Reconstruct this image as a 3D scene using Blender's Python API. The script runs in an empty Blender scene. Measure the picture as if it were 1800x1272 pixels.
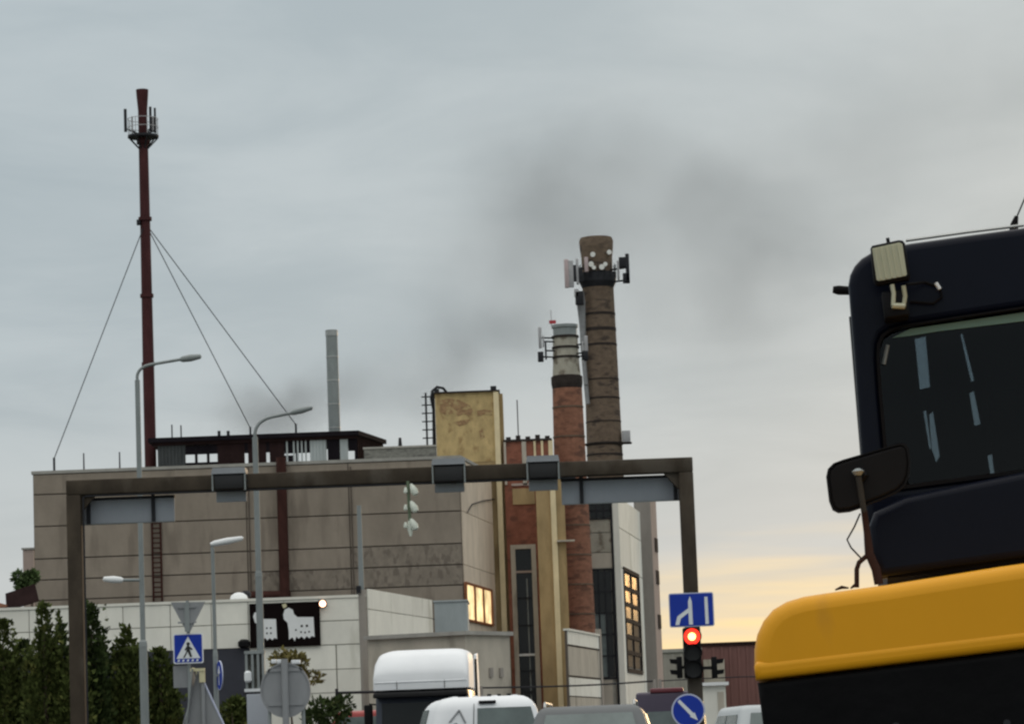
import bpy, bmesh, math, random
from mathutils import Vector, Matrix

# ------------------------------------------------------------------ camera, sky, sun, exposure
sc = bpy.context.scene
col = sc.collection
R = math.radians
rnd = random.Random(7)
F = 5400.0                                   # focal length in pixels of the 1800 px wide photograph
TH, RO = R(7.11), R(2.15)
CAM = Vector((0, 0, 1.2))
fwd = Vector((0, math.cos(TH), math.sin(TH)))
r0, u0 = Vector((1, 0, 0)), Vector((0, -math.sin(TH), math.cos(TH)))
up = u0 * math.cos(RO) + r0 * math.sin(RO)
right = r0 * math.cos(RO) - u0 * math.sin(RO)
cd = bpy.data.cameras.new('camera')
cam = bpy.data.objects.new('camera', cd); col.objects.link(cam)
cam.matrix_world = Matrix(((right.x, up.x, -fwd.x, CAM.x), (right.y, up.y, -fwd.y, CAM.y),
                           (right.z, up.z, -fwd.z, CAM.z), (0, 0, 0, 1)))
cd.sensor_fit = 'HORIZONTAL'; cd.sensor_width = 36; cd.lens = F / 1800 * 36
cd.clip_start = .1; cd.clip_end = 5000
sc.camera = cam
sc.view_settings.view_transform = 'Standard'; sc.view_settings.look = 'None'
sc.view_settings.gamma = 1; sc.view_settings.exposure = 0; sc.view_settings.use_curve_mapping = False

SUN_AZ, SUN_EL = R(16), R(6.8)               # low sun behind cloud, just right of the frame
sd = Vector((math.sin(SUN_AZ) * math.cos(SUN_EL), math.cos(SUN_AZ) * math.cos(SUN_EL), math.sin(SUN_EL)))
sl = bpy.data.lights.new('sun', 'SUN'); sl.energy = .5; sl.angle = R(10); sl.color = (1, .66, .33)
so = bpy.data.objects.new('sun', sl); col.objects.link(so)
so.rotation_euler = (-sd).to_track_quat('-Z', 'Y').to_euler(); so.location = (60, 200, 60)

world = bpy.data.worlds.new('World'); sc.world = world; world.use_nodes = True
W = world.node_tree; W.nodes.clear()
def wn(t, **k):
    n = W.nodes.new(t)
    for a, b in k.items(): setattr(n, a, b)
    return n
def wl(a, b): W.links.new(a, b)
def wmath(op, a, b=None, c=None):
    n = wn('ShaderNodeMath', operation=op)
    for i, v in enumerate((a, b, c)):
        if v is None: continue
        if isinstance(v, (int, float)): n.inputs[i].default_value = v
        else: wl(v, n.inputs[i])
    return n.outputs[0]
def wrange(v, a, b, c, d, kind='SMOOTHSTEP'):
    n = wn('ShaderNodeMapRange', interpolation_type=kind)
    wl(v, n.inputs[0])
    for i, x in enumerate((a, b, c, d)): n.inputs[1 + i].default_value = x
    return n.outputs[0]
def wmix(f, a, b, mode='MIX'):
    n = wn('ShaderNodeMix', data_type='RGBA', blend_type=mode)
    if isinstance(f, (int, float)): n.inputs[0].default_value = f
    else: wl(f, n.inputs[0])
    for i, v in ((6, a), (7, b)):
        if isinstance(v, tuple): n.inputs[i].default_value = (*v, 1)
        else: wl(v, n.inputs[i])
    return n.outputs[2]
tc = wn('ShaderNodeTexCoord'); sx = wn('ShaderNodeSeparateXYZ'); wl(tc.outputs['Generated'], sx.inputs[0])
zz = wmath('MAXIMUM', sx.outputs[2], 0.0)
den = wmath('ADD', zz, .13)
cxy = wn('ShaderNodeCombineXYZ')
wl(wmath('DIVIDE', sx.outputs[0], den), cxy.inputs[0]); wl(wmath('DIVIDE', sx.outputs[1], den), cxy.inputs[1])
n1 = wn('ShaderNodeTexNoise'); wl(cxy.outputs[0], n1.inputs['Vector'])
n1.inputs['Scale'].default_value = 2.2; n1.inputs['Detail'].default_value = 7; n1.inputs['Distortion'].default_value = .45
n1.inputs['Roughness'].default_value = .56
cl = wrange(n1.outputs[0], .3, .72, 0, 1)
deck = wmix(cl, (4.0, 4.72, 5.12), (4.95, 5.62, 5.95))                 # grey overcast deck
low = wrange(zz, .02, .14, 1, 0)
deck = wmix(wmath('MULTIPLY', low, .75), deck, (5.9, 6.1, 6.0)); deck = wmix(wrange(zz, .25, .6, 0, 1), deck, (5.4, 5.35, 5.15))                               # thinner, paler cloud low down
gain = wmath('ADD', wrange(zz, .2, 1.0, 0, 1.9), 1.0)                  # an overcast sky is brightest overhead
dg = wn('ShaderNodeVectorMath', operation='SCALE'); wl(deck, dg.inputs[0]); wl(gain, dg.inputs['Scale'])
dn = wn('ShaderNodeVectorMath', operation='DOT_PRODUCT'); wl(tc.outputs['Generated'], dn.inputs[0])
dn.inputs[1].default_value = (math.sin(SUN_AZ), math.cos(SUN_AZ), 0)
azf = wrange(dn.outputs['Value'], math.cos(R(23)), math.cos(R(8)), 0, 1)
n2 = wn('ShaderNodeTexNoise'); n2.inputs['Scale'].default_value = 9; n2.inputs['Detail'].default_value = 3
mp = wn('ShaderNodeMapping'); mp.inputs['Scale'].default_value = (1, 1, 14)
wl(tc.outputs['Generated'], mp.inputs[0]); wl(mp.outputs[0], n2.inputs['Vector'])
elf = wrange(wmath('ADD', zz, wmath('MULTIPLY', wmath('SUBTRACT', n2.outputs[0], .5), .05)), .024, .068, 1, 0)
glow = wmix(wmath('MULTIPLY', azf, elf), dg.outputs[0], (10.8, 8.1, 4.0))  # gap of evening sky under the deck
sky = wn('ShaderNodeTexSky', sky_type='NISHITA'); sky.sun_disc = False
sky.sun_elevation = SUN_EL; sky.sun_rotation = SUN_AZ; sky.dust_density = 3
tot = wmix(.03, glow, sky.outputs[0])
bg = wn('ShaderNodeBackground'); wl(tot, bg.inputs[0]); bg.inputs[1].default_value = .1
wo = wn('ShaderNodeOutputWorld'); wl(bg.outputs[0], wo.inputs[0])
sc.cycles.filter_width = 2.4
sc.cycles.volume_step_rate = 2.0; sc.cycles.volume_bounces = 1; sc.cycles.max_bounces = 6

# ------------------------------------------------------------------ helpers
def ray(px, py): return right * ((px - 900) / F) - up * ((py - 636) / F) + fwd
def at(px, py, Y):
    d = ray(px, py); return CAM + d * (Y / d.y)

MATS = {}
def mat(name, c, rough=.8, var=.18, scale=2.0, streak=1.0, rand=0.0, metal=0.0, spec=.4, bump=0.0, patch=None, fine=0.0, coat=0.0):
    """plain procedural surface: colour broken by noise; patch = (colour, threshold, scale, zstretch)"""
    m = bpy.data.materials.new(name); m.use_nodes = True; MATS[name] = m
    t = m.node_tree; b = t.nodes['Principled BSDF']
    b.inputs['Roughness'].default_value = rough; b.inputs['Metallic'].default_value = metal
    b.inputs['Specular IOR Level'].default_value = spec; b.inputs['Coat Weight'].default_value = coat
    co = t.nodes.new('ShaderNodeTexCoord'); ma = t.nodes.new('ShaderNodeMapping')
    ma.inputs['Scale'].default_value = (1, 1, streak)
    t.links.new(co.outputs['Object'], ma.inputs[0])
    n = t.nodes.new('ShaderNodeTexNoise'); n.inputs['Scale'].default_value = scale; n.inputs['Detail'].default_value = 7
    n.inputs['Roughness'].default_value = .62
    t.links.new(ma.outputs[0], n.inputs['Vector'])
    mr = t.nodes.new('ShaderNodeMapRange'); t.links.new(n.outputs[0], mr.inputs[0])
    mr.inputs[1].default_value = .28; mr.inputs[2].default_value = .72
    mx = t.nodes.new('ShaderNodeMix'); mx.data_type = 'RGBA'; t.links.new(mr.outputs[0], mx.inputs[0])
    mx.inputs[6].default_value = (*[v * (1 - var) for v in c], 1); mx.inputs[7].default_value = (*[min(.95, v * (1 + var)) for v in c], 1)
    out = mx.outputs[2]
    if patch:
        pc, th, ps, pz = patch
        m2 = t.nodes.new('ShaderNodeMapping'); m2.inputs['Scale'].default_value = (1, 1, pz); t.links.new(co.outputs['Object'], m2.inputs[0])
        p = t.nodes.new('ShaderNodeTexNoise'); p.inputs['Scale'].default_value = ps; p.inputs['Detail'].default_value = 5
        t.links.new(m2.outputs[0], p.inputs['Vector'])
        pr = t.nodes.new('ShaderNodeMapRange'); t.links.new(p.outputs[0], pr.inputs[0])
        pr.inputs[1].default_value = th; pr.inputs[2].default_value = th + .09
        pm = t.nodes.new('ShaderNodeMix'); pm.data_type = 'RGBA'; t.links.new(pr.outputs[0], pm.inputs[0])
        t.links.new(out, pm.inputs[6]); pm.inputs[7].default_value = (*pc, 1); out = pm.outputs[2]
    if rand:
        oi = t.nodes.new('ShaderNodeObjectInfo'); rr = t.nodes.new('ShaderNodeMapRange'); t.links.new(oi.outputs['Random'], rr.inputs[0])
        rr.inputs[3].default_value = 1 - rand; rr.inputs[4].default_value = 1 + rand
        vm = t.nodes.new('ShaderNodeVectorMath'); vm.operation = 'SCALE'
        t.links.new(out, vm.inputs[0]); t.links.new(rr.outputs[0], vm.inputs['Scale']); out = vm.outputs[0]
    t.links.new(out, b.inputs['Base Color'])
    if bump:
        bp = t.nodes.new('ShaderNodeBump'); bp.inputs['Strength'].default_value = bump; bp.inputs['Distance'].default_value = .03
        n3 = t.nodes.new('ShaderNodeTexNoise'); n3.inputs['Scale'].default_value = scale * 6; n3.inputs['Detail'].default_value = 5
        t.links.new(co.outputs['Object'], n3.inputs['Vector'])
        t.links.new(n3.outputs[0], bp.inputs['Height']); t.links.new(bp.outputs[0], b.inputs['Normal'])
    return m
def glow_mat(name, c, s):
    m = mat(name, c, .4, 0); b = m.node_tree.nodes['Principled BSDF']
    b.inputs['Emission Color'].default_value = (*c, 1); b.inputs['Emission Strength'].default_value = s
    return m
def clear_glass(name, tint, a):
    m = bpy.data.materials.new(name); m.use_nodes = True; MATS[name] = m
    t = m.node_tree; t.nodes.clear()
    o = t.nodes.new('ShaderNodeOutputMaterial'); tr = t.nodes.new('ShaderNodeBsdfTransparent'); tr.inputs[0].default_value = (*tint, 1)
    g = t.nodes.new('ShaderNodeBsdfGlossy'); g.inputs['Roughness'].default_value = .03
    fr = t.nodes.new('ShaderNodeFresnel'); fr.inputs[0].default_value = a
    mx = t.nodes.new('ShaderNodeMixShader'); t.links.new(fr.outputs[0], mx.inputs[0]); t.links.new(tr.outputs[0], mx.inputs[1]); t.links.new(g.outputs[0], mx.inputs[2])
    t.links.new(mx.outputs[0], o.inputs[0]); return m

def tag(o, label=None, cat=None, group=None, kind=None):
    for k, v in (('label', label), ('category', cat), ('group', group), ('kind', kind)):
        if v: o[k] = v
    return o
def thing(name, label, cat, loc=(0, 0, 0), group=None):
    o = bpy.data.objects.new(name, None); col.objects.link(o); o.location = loc; o.empty_display_size = .2
    return tag(o, label, cat, group)
def link(name, me, m, parent=None):
    if m: me.materials.append(m if not isinstance(m, str) else MATS[m])
    o = bpy.data.objects.new(name, me); col.objects.link(o)
    if parent: o.parent = parent
    return o
def base(o):
    """offset of an Empty tree that was authored in world coordinates"""
    v = Vector((0, 0, 0))
    while o is not None: v += o.location; o = o.parent
    return v
class MB:
    def __init__(s): s.v = []; s.f = []
    def add(s, vs, fs):
        k = len(s.v); s.v += [Vector(p) for p in vs]; s.f += [[i + k for i in f] for f in fs]; return s
    def hexa(s, p):           # 4 bottom (ccw from above) then 4 top
        return s.add(p, [(3, 2, 1, 0), (4, 5, 6, 7), (0, 1, 5, 4), (1, 2, 6, 5), (2, 3, 7, 6), (3, 0, 4, 7)])
    def box(s, a, b):
        (x0, y0, z0), (x1, y1, z1) = a, b
        return s.hexa([(x0, y0, z0), (x1, y0, z0), (x1, y1, z0), (x0, y1, z0), (x0, y0, z1), (x1, y0, z1), (x1, y1, z1), (x0, y1, z1)])
    def tube(s, pts, rad, n=8, caps=True):
        pts = [Vector(p) for p in pts]; rs = rad if isinstance(rad, (list, tuple)) else [rad] * len(pts)
        k = len(s.v); prev = None
        for i, p in enumerate(pts):
            d = (pts[min(i + 1, len(pts) - 1)] - pts[max(i - 1, 0)]).normalized()
            a = prev if prev is not None else (Vector((1, 0, 0)) if abs(d.x) < .8 else Vector((0, 1, 0)))
            a = (a - d * a.dot(d)).normalized(); prev = a; b = d.cross(a)
            for j in range(n):
                t = 2 * math.pi * j / n; s.v.append(p + (a * math.cos(t) + b * math.sin(t)) * rs[i])
        for i in range(len(pts) - 1):
            for j in range(n):
                s.f.append([k + i * n + j, k + i * n + (j + 1) % n, k + (i + 1) * n + (j + 1) % n, k + (i + 1) * n + j])
        if caps:
            s.f.append([k + j for j in range(n)][::-1]); s.f.append([k + (len(pts) - 1) * n + j for j in range(n)])
        return s
    def lathe(s, c, prof, n=20):          # prof: (radius, z)
        return s.tube([(c[0], c[1], z) for r, z in prof], [r for r, z in prof], n) if True else s
    def rings(s, c, prof, n=20):
        k = len(s.v)
        for r, z in prof:
            for j in range(n):
                t = 2 * math.pi * j / n; s.v.append(Vector((c[0] + r * math.cos(t), c[1] + r * math.sin(t), z)))
        for i in range(len(prof) - 1):
            for j in range(n):
                s.f.append([k + i * n + j, k + i * n + (j + 1) % n, k + (i + 1) * n + (j + 1) % n, k + (i + 1) * n + j])
        s.f.append([k + j for j in range(n)][::-1]); s.f.append([k + (len(prof) - 1) * n + j for j in range(n)])
        return s
    def prism(s, foot, z0, z1):           # footprint ccw; z1 may be a list
        n = len(foot); zt = z1 if isinstance(z1, (list, tuple)) else [z1] * n
        return s.add([(x, y, z0) for x, y in foot] + [(foot[i][0], foot[i][1], zt[i]) for i in range(n)],
                     [tuple(range(n))[::-1], tuple(range(n, 2 * n))] + [(i, (i + 1) % n, n + (i + 1) % n, n + i) for i in range(n)])
    def build(s, name, m, parent=None, smooth=False, bevel=0, seg=2, local=False):
        off = Vector((0, 0, 0)) if local or parent is None else base(parent)
        me = bpy.data.meshes.new(name); me.from_pydata([tuple(p - off) for p in s.v], [], s.f)
        bm = bmesh.new(); bm.from_mesh(me); bmesh.ops.recalc_face_normals(bm, faces=bm.faces); bm.to_mesh(me); bm.free()
        if smooth:
            me.shade_smooth()
            try: me.set_sharp_from_angle(angle=R(40))
            except Exception: pass
        o = link(name, me, m, parent)
        if bevel:
            md = o.modifiers.new('bevel', 'BEVEL'); md.width = bevel; md.segments = seg; md.limit_method = 'ANGLE'; md.angle_limit = R(35)
            me.shade_smooth()
        return o
def plate(name, outline, holes, y0, y1, m, parent, bevel=0.0, res=2):
    """flat shape in the local x-z plane, y0..y1 thick, with real holes; returns a mesh object"""
    cu = bpy.data.curves.new(name, 'CURVE'); cu.dimensions = '2D'; cu.fill_mode = 'BOTH'
    cu.extrude = max(1e-4, (y1 - y0) / 2 - bevel); cu.bevel_depth = bevel; cu.bevel_resolution = res
    if bevel: cu.offset = -bevel
    for loop in [outline] + list(holes):
        sp = cu.splines.new('POLY'); sp.points.add(len(loop) - 1); sp.use_cyclic_u = True
        for p, q in zip(sp.points, loop): p.co = (q[0], q[1], 0, 1)
    t = bpy.data.objects.new('tmp', cu); col.objects.link(t)
    me = bpy.data.meshes.new_from_object(t.evaluated_get(bpy.context.evaluated_depsgraph_get()))
    bpy.data.objects.remove(t); bpy.data.curves.remove(cu)
    me.name = name; me.materials.clear()
    me.transform(Matrix(((1, 0, 0, 0), (0, 0, -1, (y0 + y1) / 2), (0, 1, 0, 0), (0, 0, 0, 1))))
    if bevel: me.shade_smooth()
    return link(name, me, m, parent)
def disc(r, n=28, cx=0, cz=0): return [(cx + r * math.cos(2 * math.pi * i / n), cz + r * math.sin(2 * math.pi * i / n)) for i in range(n)]
def rrect(x0, x1, z0, z1, r, n=5):
    o = []
    for cx, cz, a in ((x1 - r, z1 - r, 0), (x0 + r, z1 - r, 90), (x0 + r, z0 + r, 180), (x1 - r, z0 + r, 270)):
        for i in range(n + 1): t = R(a + 90 * i / n); o.append((cx + r * math.cos(t), cz + r * math.sin(t)))
    return o
def arc(pts, n=6):
    """smooth a short 3-point bend"""
    a, b, c = [Vector(p) for p in pts]; return [a * (1 - t) ** 2 + b * 2 * t * (1 - t) + c * t * t for t in [i / n for i in range(n + 1)]]
class Pl:
    """vertical plane: point (x, y), running at azimuth az (degrees from +x); o is the distance in front of it"""
    def __init__(s, p, az):
        a = R(az); s.p = Vector((p[0], p[1], 0)); s.d = Vector((math.cos(a), math.sin(a), 0)); s.n = Vector((math.sin(a), -math.cos(a), 0))
    def hit(s, px, py):
        d = ray(px, py); t = (s.p - CAM).dot(s.n) / d.dot(s.n); q = CAM + d * t; return (q - s.p).dot(s.d), q.z
    def pt(s, a, z, o=0): return s.p + s.d * a + s.n * o + Vector((0, 0, z))
    def box(s, mb, a0, a1, z0, z1, o0, o1):
        return mb.hexa([s.pt(a0, z0, o1), s.pt(a1, z0, o1), s.pt(a1, z0, o0), s.pt(a0, z0, o0), s.pt(a0, z1, o1), s.pt(a1, z1, o1), s.pt(a1, z1, o0), s.pt(a0, z1, o0)])
    def rect(s, x0, y0, x1, y1):
        xm, ym = (x0 + x1) / 2, (y0 + y1) / 2
        return s.hit(x0, ym)[0], s.hit(x1, ym)[0], s.hit(xm, y1)[1], s.hit(xm, y0)[1]
    def prect(s, mb, x0, y0, x1, y1, o0, o1): return s.box(mb, *s.rect(x0, y0, x1, y1), o0, o1)
    def xy(s, a, o=0): q = s.pt(a, 0, o); return (q.x, q.y)

# ------------------------------------------------------------------ materials (real-world base colours)
mat('asphalt', (.055, .055, .058), .9, .25, 3, bump=.3); mat('paving', (.26, .25, .24), .9, .2, 4, bump=.3)
mat('grass_ground', (.07, .09, .035), .95, .35, 2); mat('kerb', (.33, .32, .30), .85, .15, 5); mat('road_paint', (.78, .78, .75), .7, .12, 9)
mat('grey_panel', (.285, .243, .197), .9, .14, 1.1, .5, rand=.07, spec=.12, bump=.25, patch=((.225, .19, .154), .56, 1.1, .22))
mat('grey_panel_worn', (.25, .214, .174), .9, .22, 3.0, .7, rand=.05, spec=.12, bump=.3, patch=((.18, .152, .125), .53, 4.5, .5))
mat('joint', (.125, .104, .087), .95, .15, spec=.1)
mat('coping', (.34, .33, .30), .85, .2, 2)
mat('beige_panel', (.65, .55, .435), .9, .14, 1.2, .45, rand=.05, spec=.15, bump=.2, patch=((.48, .395, .31), .60, .8, .3))
mat('white_panel', (.80, .79, .71), .8, .08, 1.4, .5, rand=.06, spec=.2, bump=.15, patch=((.60, .59, .51), .60, .9, .25))
mat('white_joint', (.34, .33, .29), .9, .1)
mat('navy_wall', (.035, .037, .05), .6, .2, 1)
mat('yellow_plaster', (.50, .375, .185), .9, .28, 2.4, .6, spec=.12, bump=.45, patch=((.36, .25, .12), .56, 2.2, .7))
mat('ochre', (.375, .275, .145), .9, .25, 1.8, .35, spec=.12, bump=.25, patch=((.26, .185, .095), .57, .9, .3))
mat('cream', (.74, .625, .40), .85, .14, 2.5, .4, spec=.15, patch=((.5, .40, .22), .62, 1.2, .3))
mat('red_brick', (.262, .106, .071), .9, .28, 2.6, 1.4, spec=.12, bump=.4, patch=((.165, .074, .054), .56, 1.5, 1.5))
mat('chimney_brick', (.255, .124, .082), .9, .3, 3.6, 1.6, spec=.12, bump=.5, patch=((.15, .078, .056), .53, 1.4, 2.2))
mat('dark_brick', (.15, .112, .082), .92, .28, 3, 1.8, spec=.15, bump=.5, patch=((.075, .058, .048), .54, 1.2, 2.4))
mat('pale_render', (.38, .36, .30), .9, .25, 1.6, .6, spec=.12, patch=((.19, .165, .13), .5, 1.5, .8))
mat('soot', (.04, .033, .03), .95, .3, 3, spec=.1)
mat('grey_concrete', (.30, .275, .245), .9, .15, 1.4, .4, bump=.2, patch=((.2, .18, .16), .6, .8, .3))
mat('stained_beige', (.46, .42, .35), .9, .18, 1.2, .4, bump=.25, patch=((.27, .245, .20), .57, .9, .3))
mat('pinkish', (.40, .32, .28), .9, .12, 1.2, .4)
mat('grey_brick', (.205, .205, .185), .92, .3, 5, 2, spec=.15, bump=.5, patch=((.13, .13, .12), .55, 2, 2))
mat('far_red', (.20, .098, .088), .9, .14, .8, .3); mat('far_grey', (.34, .32, .28), .9, .15, .8)
mat('maroon', (.062, .021, .022), .75, .35, 2, .4, spec=.15, patch=((.08, .042, .034), .58, .35, .12)); mat('rust_pipe', (.05, .02, .016), .85, .35, 2.5, .5, spec=.15, bump=.3)
mat('dark_shed', (.012, .010, .013), .85, .25, 2, spec=.06); mat('corrugated', (.06, .066, .068), .7, .25, 2, .3, spec=.2); mat('pale_sheet', (.40, .44, .445), .7, .15, 1.2, .4, spec=.2)
mat('maroon_wall', (.026, .015, .015), .9, .3, 2, spec=.06)
mat('steel', (.40, .41, .40), .45, .18, 3, .4, metal=.7); mat('galv', (.25, .275, .275), .6, .14, 3, .4, metal=.2, spec=.3); mat('dark_steel', (.022, .023, .027), .65, .3, 4, spec=.2)
mat('gantry_steel', (.055, .044, .033), .8, .3, 2.5, .6, spec=.12, bump=.15, patch=((.085, .072, .058), .55, 1.1, .5))
mat('sign_back', (.335, .36, .40), .6, .1, 1.2, .4, metal=.2, spec=.3); mat('sign_grey', (.27, .28, .29), .6, .14, 2, .5, metal=.2, spec=.3)
mat('sign_blue', (.010, .040, .36), .5, .08, 3, spec=.25); mat('sign_white', (.75, .78, .80), .5, .06, 3); mat('sign_black', (.015, .015, .016), .5, .1)
mat('sign_edge', (.50, .54, .68), .5, .05); mat('yellow_edge', (.60, .56, .36), .6, .1)
mat('black_sign', (.008, .005, .005), .8, .2, 2, spec=.05); mat('chrome_white', (.78, .80, .80), .5, .05)
mat('glass_dark', (.010, .011, .011), .15, .3, 1, spec=.32); mat('glass_mirror', (.05, .05, .05), .06, .1, .6, metal=.9)
mat('glass_car', (.13, .16, .155), .25, .25, 2.5, spec=.5); mat('tyre', (.02, .02, .02), .9, .2); mat('rim', (.3, .3, .31), .4, .1, metal=.7)
mat('paint_white', (.80, .82, .84), .5, .04, 1.5, spec=.35); mat('paint_grey', (.11, .118, .122), .5, .08, 1.5, spec=.4)
mat('paint_navy', (.028, .035, .055), .35, .15, 1.5, coat=.3); mat('paint_maroon', (.16, .035, .045), .4, .12, 1.5, coat=.3); mat('paint_plum', (.05, .035, .065), .4, .12, 1.5, coat=.3)
mat('paint_red', (.36, .045, .04), .4, .12, 1.5, coat=.3); mat('paint_silver', (.50, .53, .54), .5, .06, 1.5, spec=.4)
mat('plastic', (.007, .007, .008), .6, .25, 4, spec=.12); mat('lamp_red', (.35, .01, .01), .3, .1); mat('lamp_clear', (.7, .7, .68), .2, .05)
mat('excavator_yellow', (.72, .325, .007), .42, .07, 1.3, .5, spec=.25, bump=.03, patch=((.60, .275, .02), .6, 2.6, .5))
mat('excavator_black', (.004, .004, .0045), .6, .3, 3, spec=.08, bump=.15, patch=((.016, .015, .014), .7, 7, 2))
mat('cab_navy', (.0045, .006, .013), .28, .2, 2, spec=.13); mat('rubber', (.006, .0055, .006), .75, .2, 4, spec=.1)
mat('mirror_back', (.007, .006, .006), .5, .25, 6, spec=.15); mat('arm_rust', (.03, .014, .011), .7, .35, 8, spec=.15); mat('arm_grey', (.038, .035, .03), .65, .25, 8, spec=.15)
mat('lamp_lens', (.44, .44, .31), .3, .1, 12, .15, spec=.6); mat('interior', (.011, .0145, .024), .8, .2, 3, spec=.1); mat('tint_strip', (.16, .27, .22), .4, .1, 3)
mat('bark', (.10, .075, .055), .95, .25, 6); mat('thuja', (.064, .082, .022), .85, .6, 4, .7, spec=.12, patch=((.14, .145, .042), .57, 3.2, .8)); mat('thuja_dark', (.036, .054, .017), .9, .6, 4, .7, spec=.12, patch=((.085, .095, .032), .59, 3.2, .8))
mat('autumn_leaf', (.16, .135, .04), .85, .5, 2.2); mat('tree_leaf', (.07, .11, .035), .85, .4, 2)
mat('garland_white', (.66, .70, .62), .5, .08, 6); mat('stem_green', (.12, .16, .10), .7, .2)
mat('dish_white', (.78, .78, .74), .5, .06); mat('antenna_grey', (.36, .36, .37), .55, .15, 4); mat('antenna_pink', (.46, .37, .37), .55, .15, 4)
mat('feeder_grey', (.24, .245, .25), .7, .2, 4, spec=.2); mat('flag_red', (.4, .04, .05), .7, .1)
mat('bare_brick', (.33, .21, .115), .92, .4, 6, 2, spec=.1, bump=.6, patch=((.46, .345, .175), .5, 3.5, 1)); mat('window_rust_glow', (.24, .095, .045), .85, .25, 4, spec=.1); glow_mat('signal_red', (1, .03, .015), 2.2); glow_mat('signal_core', (1, .55, .16), 5.0); glow_mat('flood_lit', (1, .52, .33), 5)
clear_glass('cab_glass', (.27, .33, .37), 1.32)
glow_mat('sunset_glow_pane', (1, .74, .38), 1.25)  # sunset reflection put into the panes as emission
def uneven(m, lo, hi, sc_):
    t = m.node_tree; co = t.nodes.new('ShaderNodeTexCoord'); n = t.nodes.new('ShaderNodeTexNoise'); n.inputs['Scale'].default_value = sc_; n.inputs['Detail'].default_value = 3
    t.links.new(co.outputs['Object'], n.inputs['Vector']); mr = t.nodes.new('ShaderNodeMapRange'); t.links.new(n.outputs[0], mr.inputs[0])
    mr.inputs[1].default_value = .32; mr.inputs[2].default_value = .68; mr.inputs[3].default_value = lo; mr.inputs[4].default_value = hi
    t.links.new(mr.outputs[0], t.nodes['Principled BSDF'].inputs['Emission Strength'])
uneven(MATS['sunset_glow_pane'], .35, 1.35, 1.6)
mat('glass_dull', (.03, .03, .03), .7, .3, 1.5, spec=.1); mat('hood_grey', (.17, .185, .20), .6, .12, 2, spec=.25)
def sunset_glass():
    m = mat('glass_sunset', (.02, .018, .016), .5, .3, 1, spec=.1); t = m.node_tree; b = t.nodes['Principled BSDF']
    g = t.nodes.new('ShaderNodeBsdfGlossy'); g.inputs['Roughness'].default_value = .07; g.inputs[0].default_value = (1, .8, .55, 1)
    co = t.nodes.new('ShaderNodeTexCoord'); n = t.nodes.new('ShaderNodeTexNoise'); n.inputs['Scale'].default_value = 1.1; t.links.new(co.outputs['Object'], n.inputs['Vector'])
    mr = t.nodes.new('ShaderNodeMapRange'); t.links.new(n.outputs[0], mr.inputs[0]); mr.inputs[1].default_value = .3; mr.inputs[2].default_value = .7; mr.inputs[3].default_value = .012; mr.inputs[4].default_value = .075
    mx = t.nodes.new('ShaderNodeMixShader'); t.links.new(mr.outputs[0], mx.inputs[0]); t.links.new(b.outputs[0], mx.inputs[1]); t.links.new(g.outputs[0], mx.inputs[2])
    t.links.new(mx.outputs[0], t.nodes['Material Output'].inputs[0])
sunset_glass()

# ------------------------------------------------------------------ setting (below the frame, but it carries everything)
tag(MB().box((-900, -300, -.5), (900, 1500, 0)).build('ground', 'grass_ground'), kind='structure')
tag(MB().box((-7.5, -60, -.1), (9.0, 86, .008)).build('road', 'asphalt'), kind='structure')
tag(MB().box((-120, 64, -.1), (120, 86, .012)).build('cross_road', 'asphalt'), kind='structure')
tag(MB().box((-14, -60, -.1), (-7.7, 62, .13)).build('pavement_left', 'paving'), kind='structure')
tag(MB().box((-7.7, -60, -.1), (-7.5, 62, .135)).build('kerb_left', 'kerb'), kind='structure')
tag(MB().box((2.35, 5, -.1), (6.5, 22, .14)).build('verge', 'paving'), kind='structure')
tag(MB().box((-120, 86.2, -.1), (120, 90, .13)).build('pavement_far', 'paving'), kind='structure')
tag(MB().box((-120, 86, -.1), (120, 86.2, .135)).build('kerb_far', 'kerb'), kind='structure')
tag(MB().box((-60, 90, -.1), (60, 215, .02)).build('factory_yard', 'asphalt'), kind='structure')
mk = MB()
for i in range(14): mk.box((-1.9, -20 + i * 5.5, .009), (-1.78, -17 + i * 5.5, .013))
mk.box((-1.7, 53, .009), (6, 53.4, .013))
tag(mk.build('road_marking', 'road_paint'), kind='structure')

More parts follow.
